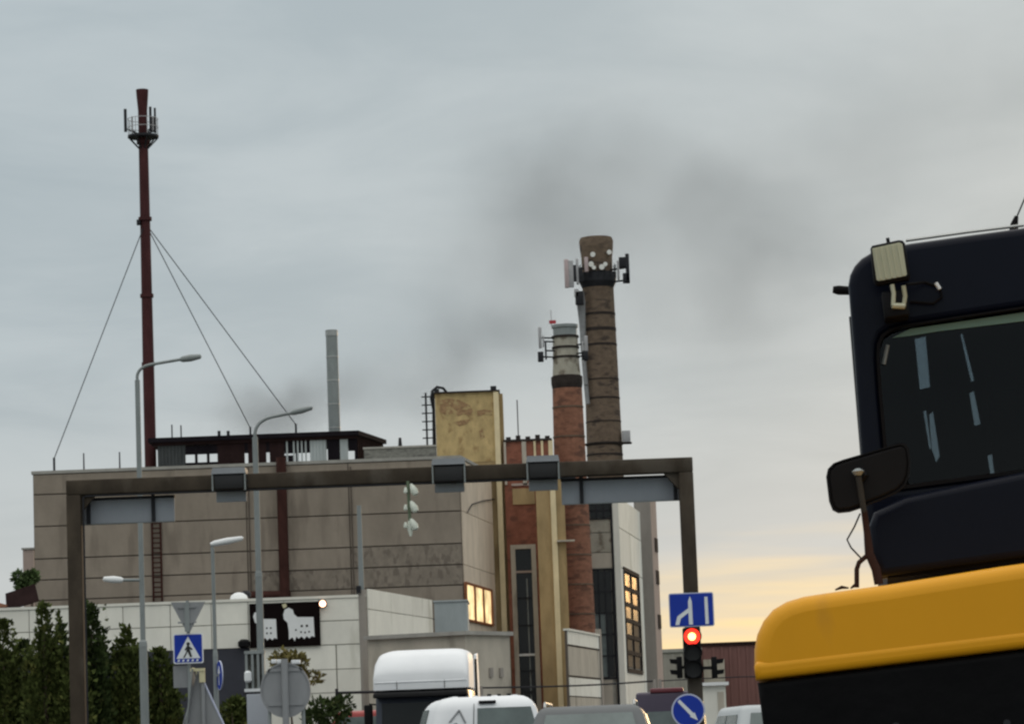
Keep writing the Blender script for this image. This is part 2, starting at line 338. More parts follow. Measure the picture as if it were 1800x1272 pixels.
# ------------------------------------------------------------------ grey panel factory hall
def factory():
    A = Pl((0, 130), 0)
    sL, sR = A.hit(60, 950)[0], A.hit(812, 950)[0]
    zt = (A.hit(70, 832)[1] + A.hit(740, 805)[1]) / 2
    B = Pl(A.xy(sR), 82)                       # right-hand side wall, running away from us
    L = B.hit(866, 950)[0]
    bx, by = B.xy(L)
    t = thing('factory_hall', 'long flat-roofed factory hall clad in weathered grey-brown concrete panels', 'building', (A.xy((sL + sR) / 2)[0], 130, 0))
    core = MB().prism([A.xy(sL), A.xy(sR), (bx, by), (bx, by + 6), (A.xy(sL)[0], by + 6)], 0, zt - .05)
    core.build('wall', 'joint', t)
    cp = MB().prism([A.xy(sL - .06, .09), A.xy(sR + .08, .09), (bx + .1, by), (bx, by + 6.1), (A.xy(sL - .06)[0], by + 6.1)], zt - .05, zt + .08)
    cp.build('coping', 'coping', t)
    xs = [sL] + [A.hit(p, 960)[0] for p in (250, 435, 616)] + [sR]
    zr = [zt - .06] + [A.hit(100, y)[1] for y in (868, 924, 981, 1018, 1054)]
    while zr[-1] > .4: zr.append(zr[-1] - 1.4)
    zr[-1] = 0
    for i in range(4):
        for j in range(len(zr) - 1):
            m = MB(); A.box(m, xs[i] + .022, xs[i + 1] - .022, zr[j + 1] + .028, zr[j] - .028, .002, .05 + rnd.random() * .012); m.build('panel', 'grey_panel_worn' if (i, j) in ((3, 3), (3, 4), (2, 4)) else 'grey_panel', t)
    ss = [0.02, L * .5, L]
    for i in range(2):
        for j in range(0, len(zr) - 1, 2):
            m = MB(); B.box(m, ss[i] + .02, ss[i + 1] - .02, (zr[j + 2] if j + 2 < len(zr) else 0) + .012, zr[j] - .012, .002, .045); m.build('panel', 'beige_panel', t)
    # three-light window in the side wall; panes emit to imitate reflected sunset
    corners = [B.hit(814.5, 1026), B.hit(860, 1039), B.hit(862, 1097), B.hit(818, 1087)]
    a0, a1 = corners[0][0], corners[1][0]; z1, z0 = corners[0][1], corners[3][1]
    w = MB(); th = (a1 - a0) / 3
    for k in range(4): B.box(w, a0 + k * th - .12, a0 + k * th + .12, z0 - .08, z1 + .08, .045, .14)
    B.box(w, a0, a1, z0 - .1, z0, .045, .13); B.box(w, a0, a1, z1, z1 + .1, .045, .13)
    wo_ = w.build('window', 'window_rust_glow', t)  # frame colour is rust with the panes' orange bounce mixed in
    for k in range(3):
        p = MB(); B.box(p, a0 + k * th + .12, a0 + (k + 1) * th - .12, z0, z1, .046, .075); p.build('pane', 'sunset_glow_pane', wo_)
    # cable across the side wall, rust pipe and its elbow, downpipe
    c = MB(); c.tube([B.pt(*B.hit(*q), .1) for q in ((818, 900), (826, 886), (845, 880), (866, 877))], .025, 6); c.build('cable', 'dark_steel', t)
    p0 = A.pt(*A.hit(497, 880), .33)
    MB().tube([(p0.x, p0.y, A.hit(497, 1046)[1]), (p0.x, p0.y, A.hit(497, 805)[1])], .215, 14).build('pipe', 'rust_pipe', t, smooth=True)
    MB().rings((p0.x, p0.y), [(.26, A.hit(497, 1046)[1] - .1), (.26, A.hit(497, 1046)[1] + .12)], 14).build('pipe_flange', 'rust_pipe', t)
    q0, q1 = A.pt(*A.hit(428, 1048), .33), A.pt(*A.hit(506, 1046), .33)
    MB().tube([q0, q1], .2, 12).build('pipe', 'rust_pipe', t, smooth=True)
    for px in (436, 616):
        a, b = A.hit(px, 820), A.hit(px + 8, 1056)
        MB().tube([A.pt(a[0], b[1] - 1, .1), A.pt(a[0], a[1], .1)], .032, 8).build('downpipe', 'joint', t)
    return A, B, t, zt, L
A, B, hall, ZT, SL = factory()

def ladder(name, label, Y, pxs, ytop, ybot, n, m, hoop=None):
    x0, x1 = at(pxs[0], (ytop + ybot) / 2, Y).x, at(pxs[1], (ytop + ybot) / 2, Y).x
    z1, z0 = at(pxs[0], ytop, Y).z, at(pxs[0], ybot, Y).z
    t = thing(name, label, 'ladder', ((x0 + x1) / 2, Y, z0))
    for x in (x0, x1): MB().tube([(x, Y, z0), (x, Y, z1)], .045, 6).build('rail', m, t)
    for i in range(n):
        z = z0 + (z1 - z0) * (i + .5) / n
        MB().tube([(x0 - (.2 if hoop else 0), Y - .02, z), (x1, Y - .02, z)], .032, 6).build('rung', m, t)
    return t, x0, x1, z0, z1
ladder('wall_ladder', 'narrow rusty iron ladder running down the grey hall wall', 129.85, (268, 283), 872, 1062, 22, 'rust_pipe')
t, x0, x1, z0, z1 = ladder('roof_ladder', 'dark steel ladder with curved top hoop beside the yellow tower', 139.7, (750, 764), 690, 806, 8, 'dark_steel', True)
pts = [at(p, y, 139.7) for p, y in ((763, 800), (762, 720), (758, 700), (760, 687), (768, 680), (779, 682), (787, 692), (789, 700))]
MB().tube(pts, .065, 8).build('hoop', 'dark_steel', t, smooth=True)

# ------------------------------------------------------------------ things on the hall roof
def pole(name, label, cat, px, ytop, Y, z0, r, m='dark_steel', group=None, head=None):
    p = at(px, ytop, Y); t = thing(name, label, cat, (p.x, Y, z0), group)
    MB().tube([(p.x, Y, z0), (p.x, Y, p.z)], [r, r * .8], 8).build('shaft', m, t)
    MB().box((p.x - r * 2.2, Y - r * 2.2, z0), (p.x + r * 2.2, Y + r * 2.2, z0 + .08)).build('foot', m, t)
    if head: MB().rings((p.x, Y), [(head, p.z - .12), (head * 1.1, p.z), (head * .5, p.z + .06)], 8).build('cap', m, t)
    return t
roof = ZT + .08
for px, y, lab in ((147, 796, 'short thin rod on the hall roof, second from the left edge'), (210, 794, 'short thin rod on the hall roof, third from the left edge')):
    pole('roof_rod', lab, 'rod', px, y, 131.5, roof, .035, group='thin rods on the hall roof')
MB_ = None
def pavilion():
    P = Pl((0, 137), 0)
    sL, sR = P.hit(272, 800)[0], P.hit(628, 800)[0]
    Q = Pl(P.xy(sR), 77); L = Q.hit(674, 790)[0]; bx, by = Q.xy(L)
    z1 = (P.hit(285, 770)[1] + P.hit(610, 758)[1]) / 2; z0 = roof
    t = thing('roof_pavilion', 'dark open-sided plant shelter with flat roof on top of the factory hall', 'shelter', ((P.xy(sL)[0] + P.xy(sR)[0]) / 2, 137, z0))
    xl = P.xy(sL)[0]
    MB().prism([P.xy(sL - .25, .3), P.xy(sR + .1, .3), (bx + .15, by + .1), (xl - .25, by + .1)], z1 - .2, z1).build('roof', 'dark_shed', t)
    MB().prism([P.xy(sL - .1, .12), P.xy(sR, .12), (bx, by), (xl - .1, by)], z1 - .34, z1 - .2).build('fascia', 'maroon_wall', t)
    def bay(p0, p1, m, n=1, ridge=False):
        a0, a1 = P.hit(p0, 795)[0], P.hit(p1, 795)[0]
        mb = MB(); P.box(mb, a0, a1, z0, z1 - .34, -.06, .0)
        if ridge:
            k = max(3, int((a1 - a0) / .14))
            for i in range(k): P.box(mb, a0 + (a1 - a0) * (i + .2) / k, a0 + (a1 - a0) * (i + .7) / k, z0, z1 - .34, .0, .04)
        mb.build('panel', m, t)
    bay(277, 326, 'corrugated', ridge=True); bay(382, 430, 'maroon_wall'); bay(436, 446, 'maroon_wall'); bay(453, 468, 'maroon_wall'); bay(474, 500, 'maroon_wall')
    bay(545, 574, 'pale_sheet', ridge=True); bay(576, 597, 'dark_shed'); bay(598, 612, 'pale_sheet')
    # upper infill strips and mid rails across the open bays, with real sky showing between
    for p0, p1, ya, yb in ((326, 384, 783, 798), (326, 384, 812, 817), (430, 500, 771, 795), (500, 545, 772, 796), (500, 516, 800, 818), (612, 628, 770, 792)):
        mb = MB(); P.prect(mb, p0, ya, p1, yb, -.05, -.005); mb.build('infill_board', 'dark_shed', t)
    for px in (505, 517, 524, 531, 538):
        a = P.hit(px, 805)[0]; mb = MB(); P.box(mb, a - .035, a + .035, z0, z1 - .3, -.04, .02); mb.build('post', 'pale_sheet', t)
    for px in (345, 366, 626):
        a = P.hit(px, 805)[0]; mb = MB(); P.box(mb, a - .06, a + .06, z0, z1 - .3, -.08, .03); mb.build('post', 'dark_shed', t)
    mb = MB(); Q.box(mb, .1, L - .05, z0, z1 - .3, -.06, -.01)
    for i in range(14): Q.box(mb, L * (i + .2) / 14, L * (i + .6) / 14, z0, z1 - .3, -.01, .04)
    mb.build('side_wall', 'maroon_wall', t)
    mb = MB(); mb.box((xl + 2.2, by - .4, z0), (xl + 5.0, by - .3, z0 + .55)); mb.build('rear_rail', 'dark_shed', t)
    for px, y in ((302, 746), (318, 747)):
        p = at(px, y, 138); MB().tube([(p.x, 138, z1 - .02), (p.x, 138, p.z)], .03, 6).build('vent_pipe', 'dark_steel', t)
    for px, y in ((385, 757), (401, 757)):
        p = at(px, y, 138); MB().tube([(p.x, 138, z1 - .02), (p.x, 138, p.z)], .07, 8).build('vent_pipe', 'dark_steel', t)
    return z1
ZP = pavilion()
# small bright tanks seen between the pavilion posts
for px, lab in ((437, 'small pale drum in the open bay of the roof shelter, left one'), (472, 'small pale drum in the open bay of the roof shelter, right one')):
    p = at(px, 812, 139); t = thing('drum', lab, 'drum', (p.x, 139, roof), 'pale drums in the roof shelter')
    MB().rings((p.x, 139), [(.15, roof), (.17, roof + .05), (.17, roof + .62), (.13, roof + .7)], 12).build('body', 'chrome_white', t, smooth=True)
    MB().rings((p.x, 139), [(.05, roof + .7), (.05, roof + .76)], 8).build('lid', 'steel', t)
# grey brick upstand right of the pavilion
G = Pl((0, 136.2), 0)
t = thing('roof_upstand', 'low grey brick upstand between the roof shelter and the yellow tower', 'wall', (at(715, 800, 136.2).x, 136.2, roof))
a0, a1 = G.hit(640, 800)[0], G.hit(766, 800)[0]; zb = G.hit(720, 783)[1]
mb = MB(); G.box(mb, a0, a1, roof, zb - .08, -.4, 0); mb.build('brickwork', 'grey_brick', t)
mb = MB(); G.box(mb, a0 - .04, a1 + .04, zb - .08, zb, -.45, .05); mb.build('coping', 'coping', t)
p = at(703, 769, 136.4); MB().tube([(p.x, 136.4, zb), (p.x, 136.4, p.z)], [.09, .06], 8).build('vent', 'dark_steel', t)
# slim grey stack
p, q = at(583, 581, 141), at(588, 758, 141)
t = thing('steel_stack', 'slim straight pale grey steel stack rising behind the roof shelter', 'stack', (q.x, 141, roof))
MB().rings((q.x, 141), [(.27, roof), (.27, p.z)], 18).build('shaft', 'galv', t, smooth=True)
MB().rings((q.x, 141), [(.29, p.z - .25), (.29, p.z + .02), (.22, p.z + .02), (.22, p.z - .1)], 18).build('rim', 'steel', t)
for k in range(5): MB().rings((q.x, 141), [(.285, roof + 1.4 + k * 1.1), (.285, roof + 1.46 + k * 1.1)], 18).build('band', 'steel', t)

# ------------------------------------------------------------------ guyed red mast
def mast():
    Y = 140; b = at(265, 830, Y); tp = at(250, 158, Y); x = (b.x + tp.x) / 2
    t = thing('guyed_mast', 'tall dark red tubular mast with antennas and guy wires on the hall roof', 'mast', (x, Y, roof))
    z = lambda y: at(255, y, Y).z
    MB().rings((x, Y), [(.27, roof), (.265, z(640)), (.24, z(450)), (.22, z(250)), (.215, z(195)), (.27, z(170)), (.29, z(158))], 18).build('shaft', 'maroon', t, smooth=True)
    MB().rings((x, Y), [(.5, roof), (.5, roof + .1)], 18).build('base_plate', 'maroon', t)
    for y in (640, 520, 385, 250): MB().rings((x, Y), [(.31, z(y) - .08), (.31, z(y) + .08)], 18).build('flange', 'maroon', t)
    zp = z(241); MB().rings((x, Y), [(.22, zp - .03), (.72, zp - .03), (.72, zp + .07), (.22, zp + .07)], 16).build('platform', 'dark_steel', t)
    for k in range(8):
        a = 2 * math.pi * (k + .5) / 8; cx, cy = x + .7 * math.cos(a), Y + .7 * math.sin(a)
        MB().tube([(x + .2 * math.cos(a), Y + .2 * math.sin(a), zp - .55), (cx, cy, zp - .02)], .035, 6).build('strut', 'dark_steel', t)
        MB().tube([(cx, cy, zp), (cx, cy, zp + .85)], .018, 5).build('rail_post', 'antenna_grey', t)
    for h_ in (.45, .85): MB().tube([(x + .7 * math.cos(2 * math.pi * k / 20), Y + .7 * math.sin(2 * math.pi * k / 20), zp + h_) for k in range(21)], .016, 5, caps=False).build('hand_rail', 'antenna_grey', t)
    for i, (px, y0, y1, r, m) in enumerate(((220, 192, 232, .07, 'dark_steel'), (232, 205, 235, .04, 'antenna_grey'), (264, 188, 230, .06, 'dark_steel'), (272, 190, 234, .05, 'dark_steel'), (268, 206, 232, .14, 'antenna_grey'))):
        a = at(px, y0, Y - .25 + .1 * i); bb = at(px, y1, Y - .25 + .1 * i); o = Vector((0, 0, 0))
        MB().tube([(a.x, a.y, bb.z), (a.x, a.y, a.z)], r, 8).build('antenna', m, t)
        MB().tube([(a.x, a.y, bb.z + .15), (x, Y, zp + .03)], .03, 6).build('antenna_arm', 'dark_steel', t)
    zg = z(392)
    for px, py, yy in ((95, 806, 132), (440, 752, 150), (520, 746, 146)):
        e = at(px, py, yy); MB().tube([(x, Y, zg), e], .022, 5).build('guy_wire', 'dark_steel', t)
        MB().rings((e.x, e.y), [(.05, roof), (.05, e.z + .05)], 8).build('guy_anchor', 'dark_steel', t)
    e0, e1 = at(95, 806, 132), None
    MB().box((x - .36, Y - .3, zg - .12), (x - .2, Y - .1, zg + .12)).build('guy_bracket', 'dark_steel', t)
mast()

# ------------------------------------------------------------------ yellow tower, red infill, ochre column
def tower():
    P = Pl((0, B.xy(SL)[1] + .3), 0); a0, a1 = P.hit(766, 745)[0], P.hit(869, 745)[0]; zt = P.hit(820, 690)[1]; zm = P.hit(820, 812)[1]
    t = thing('stair_tower', 'square yellow plastered tower with flaking patches above the factory roof', 'tower', (P.xy((a0 + a1) / 2)[0], P.p.y, 0))
    mb = MB(); P.box(mb, a0, a1, zm, zt, -3.2, 0); mb.build('upper_wall', 'yellow_plaster', t)
    mb = MB(); P.box(mb, a0 + .02, a1, 0, zm, -3.2, -.02); mb.build('lower_wall', 'ochre', t)
    mb = MB(); P.box(mb, a1, a1 + .24, 0, zt, -.4, .12); mb.build('pilaster', 'cream', t)
    mb = MB(); P.box(mb, a1, a1 + .42, 0, zt - .05, -3.2, -.4); mb.build('side_wall', 'ochre', t)
    mb = MB(); P.box(mb, a0 - .05, a1 + .3, zt, zt + .07, -3.3, .15); mb.build('coping', 'soot', t)
    for q in (((772, 704), (790, 700), (808, 703), (826, 712), (832, 722), (826, 731), (815, 727), (806, 731), (795, 726), (784, 730), (774, 724)), ((838, 722), (852, 719), (866, 722), (866, 730), (852, 728), (840, 731)), ((797, 742), (812, 738), (826, 737), (822, 744), (808, 749)), ((842, 757), (848, 754), (852, 768), (845, 772))):
        pts = [P.hit(*c) for c in q]; m = MB(); n = len(pts)
        m.add([P.pt(s, z, .014) for s, z in pts] + [P.pt(s, z, .001) for s, z in pts], [tuple(range(n))] + [(i, (i + 1) % n, n + (i + 1) % n, n + i) for i in range(n)])
        m.build('bare_patch', 'bare_brick', t)
    mb = MB(); P.box(mb, a1 - .12, a1 + .15, zt + .07, zt + .26, -.3, .05); mb.build('floodlight', 'dark_steel', t)
    mb = MB(); P.box(mb, a0 - .02, a0 + .2, zt + .07, zt + .22, -.3, .05); mb.build('floodlight', 'dark_steel', t)
tower()
def infill():
    P = Pl((0, 139), 0); a0, a1 = P.hit(889, 900)[0], P.hit(975, 900)[0]; zt = P.hit(930, 775)[1]
    t = thing('brick_block', 'red brick block with cream ribs and a tall slit window beside yellow tower', 'building', (P.xy((a0 + a1) / 2)[0], 139, 0))
    w0, w1, wz0, wz1 = P.rect(909, 962, 941, 1262)
    mb = MB(); P.box(mb, a0, w0, 0, zt, -4, 0); P.box(mb, w1, a1, 0, zt, -4, 0); P.box(mb, w0, w1, wz1, zt, -4, 0); P.box(mb, w0, w1, 0, wz0, -4, 0); P.box(mb, w0, w1, wz0, wz1, -4, -.5)
    mb.build('brickwork', 'red_brick', t)
    for px in (887.5, 921, 940, 953, 968):
        s = P.hit(px, 790)[0]; w = .1 if px in (921, 968) else .05
        mb = MB(); P.box(mb, s - w, s + w, P.hit(px, 852)[1], zt + .03, .002, .07); mb.build('rib', 'cream' if px > 930 else 'stained_beige', t)
    mb = MB(); P.prect(mb, 901, 858, 940, 886, .002, .05); mb.build('panel', 'ochre', t)
    mb = MB(); P.prect(mb, 899, 849, 941, 853, .002, .07); mb.build('lintel', 'pinkish', t)
    mb = MB(); P.box(mb, a0, a1, zt, zt + .1, -4, .09); mb.build('coping', 'soot', t)
    for k in range(5): 
        s = a0 + (a1 - a0) * (k + .3) / 5; mb = MB(); P.box(mb, s, s + .22, zt + .1, zt + .22 + .06 * (k % 2), -.5, .02); mb.build('vent', 'soot', t)
    s = P.hit(911, 760)[0]; q = P.pt(s, P.hit(911, 700)[1], -.6)
    MB().tube([P.pt(s, zt, -.6), q], .025, 6).build('aerial', 'dark_steel', t)
    # tall slit window: frame, transoms, panes in the opening
    fr = MB(); P.box(fr, w0 - .16, w0 + .05, wz0, wz1 + .14, -.1, .06); P.box(fr, w1 - .05, w1 + .16, wz0, wz1 + .14, -.1, .06); P.box(fr, w0 + .05, w1 - .05, wz1 - .05, wz1 + .14, -.1, .06)
    f = fr.build('window', 'stained_beige', t)
    zs = [wz1 - .05, P.hit(924, 1004)[1], P.hit(926, 1050)[1], P.hit(926, 1098)[1], P.hit(928, 1150)[1], P.hit(929, 1178)[1], P.hit(930, 1215)[1], wz0]
    for k in range(1, 7):
        mb = MB(); P.box(mb, w0 + .05, w1 - .05, zs[k] - (.05 if k in (1, 4) else .025), zs[k] + (.05 if k in (1, 4) else .025), -.14, -.03); mb.build('transom', 'pinkish' if k == 1 else ('chrome_white' if k == 4 else 'dark_steel'), f)
    for k in range(7):
        mb = MB(); P.box(mb, w0 + .05, w1 - .05, zs[k + 1], zs[k], -.3, -.2); mb.build('pane', 'glass_dark', f)
    s = P.hit(930, 1120)[0]; mb = MB(); P.box(mb, s - .03, s + .03, wz0, zs[1] - .3, -.19, -.15); mb.build('mullion', 'galv', f)
infill()
def column():
    P = Pl((0, 136.5), 0); a0, a1 = P.hit(947, 1000)[0], P.hit(997, 1000)[0]; zt = P.hit(960, 836)[1]
    t = thing('ochre_column', 'tall ochre plastered pier with pale vertical strip before the brick chimney', 'pier', (P.xy((a0 + a1) / 2)[0], 136.5, 0))
    mb = MB(); P.box(mb, a0, a1, 0, zt, -1.6, 0); mb.build('shaft', 'ochre', t)
    s = P.hit(977, 1000)[0]; mb = MB(); P.box(mb, s - .12, s + .12, 0, zt + .02, .002, .1); mb.build('strip', 'cream', t)
    mb = MB(); P.box(mb, a0 - .04, a1 + .04, zt + .02, zt + .1, -1.64, .12); mb.build('cap', 'coping', t)
    s = P.hit(990, 940)[0]; mb = MB(); P.box(mb, s - .3, s + .5, P.hit(990, 952)[1], P.hit(990, 949)[1], .0, .3); mb.build('bracket', 'stained_beige', t)
column()

# ------------------------------------------------------------------ chimneys
def brick_chimney():
    Y = 143.5; t0, b0 = at(993, 668, Y), at(1016, 1100, Y); x = (at(994, 668, Y).x + at(1016, 1100, Y).x) / 2; s = F / Y
    z = lambda y: at(1000, y, Y).z
    r = lambda y: (26 + (y - 668) / 432 * 7) / s
    t = thing('brick_chimney', 'shorter red brick chimney with pale rendered upper section', 'chimney', (x, Y, 0))
    MB().rings((x, Y), [(r(1300), 0), (r(1100), z(1100)), (r(668), z(672))], 20).build('shaft', 'chimney_brick', t, smooth=True)
    MB().rings((x, Y), [(r(668), z(684)), (.74, z(674)), (.74, z(662)), (.66, z(660))], 20).build('corbel', 'soot', t)
    MB().rings((x, Y), [(.665, z(660)), (.62, z(640)), (.585, z(590))], 20).build('rendered_shaft', 'pale_render', t, smooth=True)
    MB().rings((x, Y), [(.56, z(590)), (.56, z(577)), (.62, z(576)), (.62, z(571)), (.45, z(571))], 20).build('cap', 'galv', t, smooth=True)
    for y in (592, 611, 628): MB().rings((x, Y), [(.645, z(y) - .05), (.645, z(y) + .05)], 20).build('hoop', 'soot', t)
    for k in range(8): 
        y = 716 + k * 52; MB().rings((x, Y), [(r(y) + .025, z(y) - .035), (r(y) + .025, z(y) + .035)], 20).build('hoop', 'dark_brick', t)
    for px, y0, y1, m, rr in ((949, 575, 612, 'antenna_grey', .09), (951, 618, 636, 'dark_steel', .16), (1030, 590, 618, 'antenna_grey', .1), (1029, 616, 634, 'dark_steel', .17), (955, 590, 610, 'antenna_grey', .04), (959, 600, 632, 'dark_steel', .05), (1024, 600, 640, 'antenna_grey', .05)):
        a, b = at(px, y0, Y - .5), at(px, y1, Y - .5)
        MB().box((a.x - rr, a.y - .08, b.z), (a.x + rr * .7, a.y + .08, a.z)).build('antenna', m, t, bevel=.03)
        MB().tube([(a.x, a.y, (a.z + b.z) / 2), (x, Y, (a.z + b.z) / 2)], .04, 6).build('antenna_arm', 'dark_steel', t)
    a = at(969, 566, Y); MB().tube([(a.x, Y, z(574)), (a.x, Y, at(969, 545, Y).z)], .018, 6).build('aerial', 'antenna_grey', t)
    MB().box((a.x - .1, Y - .06, a.z - .08), (a.x + .22, Y + .02, a.z + .08)).build('warning_light', 'flag_red', t)
brick_chimney()
def dark_chimney():
    Y = 165; s = F / Y; x = (at(1049, 430, Y).x + at(1061, 770, Y).x) / 2; z = lambda y: at(1055, y, Y).z
    r = lambda y: (27.8 + (y - 510) / 260 * 3.4) / s
    t = thing('dark_chimney', 'tallest smoke-blackened brown brick chimney with antennas round its top', 'chimney', (x, Y, 0))
    MB().rings((x, Y), [(r(1300), 0), (r(770), z(770)), (r(510), z(510)), (r(470), z(468))], 24).build('shaft', 'dark_brick', t, smooth=True)
    MB().rings((x, Y), [(r(470), z(468)), (.84, z(452)), (.9, z(438)), (.93, z(424)), (.86, z(418)), (.6, z(418)), (.55, z(430))], 24).build('head', 'dark_brick', t, smooth=True)
    for y, h_ in ((500, .05), (553, .07), (580, .09), (607, .06), (668, .03), (701, .05), (742, .03), (800, .05)): MB().rings((x, Y), [(r(y) + .02, z(y) - h_), (r(y) + .02, z(y) + h_)], 24).build('hoop', 'soot', t)
    MB().rings((x, Y), [(.86, z(506)), (1.0, z(496)), (1.0, z(486)), (.98, z(480))], 24).build('platform', 'dark_steel', t)
    for k in range(16):
        an = 2 * math.pi * k / 16; cx, cy = x + math.cos(an), Y + math.sin(an)
        MB().tube([(cx, cy, z(490)), (cx, cy, z(466))], .025, 5).build('guard_post', 'dark_steel', t)
    for px, y0, y1, m, w in ((995, 456, 506, 'antenna_pink', .12), (1003, 458, 505, 'antenna_grey', .13), (1010, 466, 495, 'dark_steel', .08), (1102, 446, 498, 'dark_steel', .1), (1094, 452, 470, 'dark_steel', .2), (1100, 480, 498, 'dark_steel', .17), (1030, 452, 478, 'antenna_pink', .1), (1014, 455, 500, 'antenna_grey', .07), (1020, 470, 496, 'dark_steel', .12), (1086, 458, 492, 'antenna_grey', .06), (1018, 512, 536, 'dark_steel', .22), (1013, 508, 522, 'antenna_grey', .12)):
        a, b = at(px, y0, Y - 1.1), at(px, y1, Y - 1.1)
        MB().box((a.x - w, a.y - .1, b.z), (a.x + w, a.y + .1, a.z)).build('antenna', m, t, bevel=.03)
    for sgn, px in ((-1, 998), (1, 1103)):
        for y in (492, 470): a = at(px, y, Y - 1.1); MB().tube([a, (x, Y, a.z)], .05, 6).build('antenna_arm', 'dark_steel', t)
    for px, y, rr in ((1042, 447, .14), (1071, 443, .13), (1039, 464, .15), (1044, 470, .11), (1058, 469, .15), (1064, 464, .12)):
        c = at(px, y, Y - 1.12); MB().tube([(c.x, c.y, c.z), (c.x, c.y + .18, c.z), (c.x, c.y + .6, c.z)], [rr, rr * .8, .05], 14).build('dish', 'dish_white', t, smooth=True)
    # feeder cables hanging down the left flank
    for k, (pa, pb, y1) in enumerate(((1014, 1021, 560), (1018, 1024, 606), (1022, 1027, 640))):
        MB().tube([at(pa, 512, Y - .7), at(pa + 3, 530, Y - .7), at(pb, y1, Y - .6), at(pb + 6, y1 + 70, Y - .8)], .12, 6).build('feeder_cable', 'feeder_grey', t)
    zp = z(781); MB().rings((x, Y), [(r(770), zp - .1), (1.06, zp), (1.06, zp + .06)], 24).build('lower_platform', 'soot', t)
    c = at(1100, 782, Y - .4); MB().box((x + .8, Y - .7, zp - .05), (c.x + .32, Y - .1, zp + .02)).build('side_platform', 'soot', t)
    MB().box((c.x - .18, Y - .65, zp + .02), (c.x + .26, Y - .2, zp + .65)).build('equipment_box', 'antenna_grey', t, bevel=.03)
dark_chimney()

# ------------------------------------------------------------------ white panelled block, grey pier, low white wall
def grid_window(P, t, rc, cols, rows, mframe, mpane, o=.06, fr=.07, alt=None, name='window'):
    a0, a1, z0, z1 = rc
    mb = MB()
    P.box(mb, a0 - fr, a0, z0 - fr, z1 + fr, .001, o + .05); P.box(mb, a1, a1 + fr, z0 - fr, z1 + fr, .001, o + .05)
    P.box(mb, a0, a1, z1, z1 + fr, .001, o + .05); P.box(mb, a0, a1, z0 - fr, z0, .001, o + .05)
    for i in range(1, cols): s = a0 + (a1 - a0) * i / cols; P.box(mb, s - fr / 2, s + fr / 2, z0, z1, .001, o + .03)
    for j in range(1, rows): s = z0 + (z1 - z0) * j / rows; P.box(mb, a0, a1, s - fr / 2, s + fr / 2, .001, o + .02)
    w = mb.build(name, mframe, t)
    for i in range(cols):
        for j in range(rows):
            m = MB(); b0, b1 = a0 + (a1 - a0) * i / cols, a0 + (a1 - a0) * (i + 1) / cols; c0, c1 = z0 + (z1 - z0) * j / rows, z0 + (z1 - z0) * (j + 1) / rows
            P.box(m, b0 + fr * .4, b1 - fr * .4, c0 + fr * .4, c1 - fr * .4, .0015, o * .4 + .006)
            m.build('pane', alt(i, j) if alt else mpane, w)
    return w
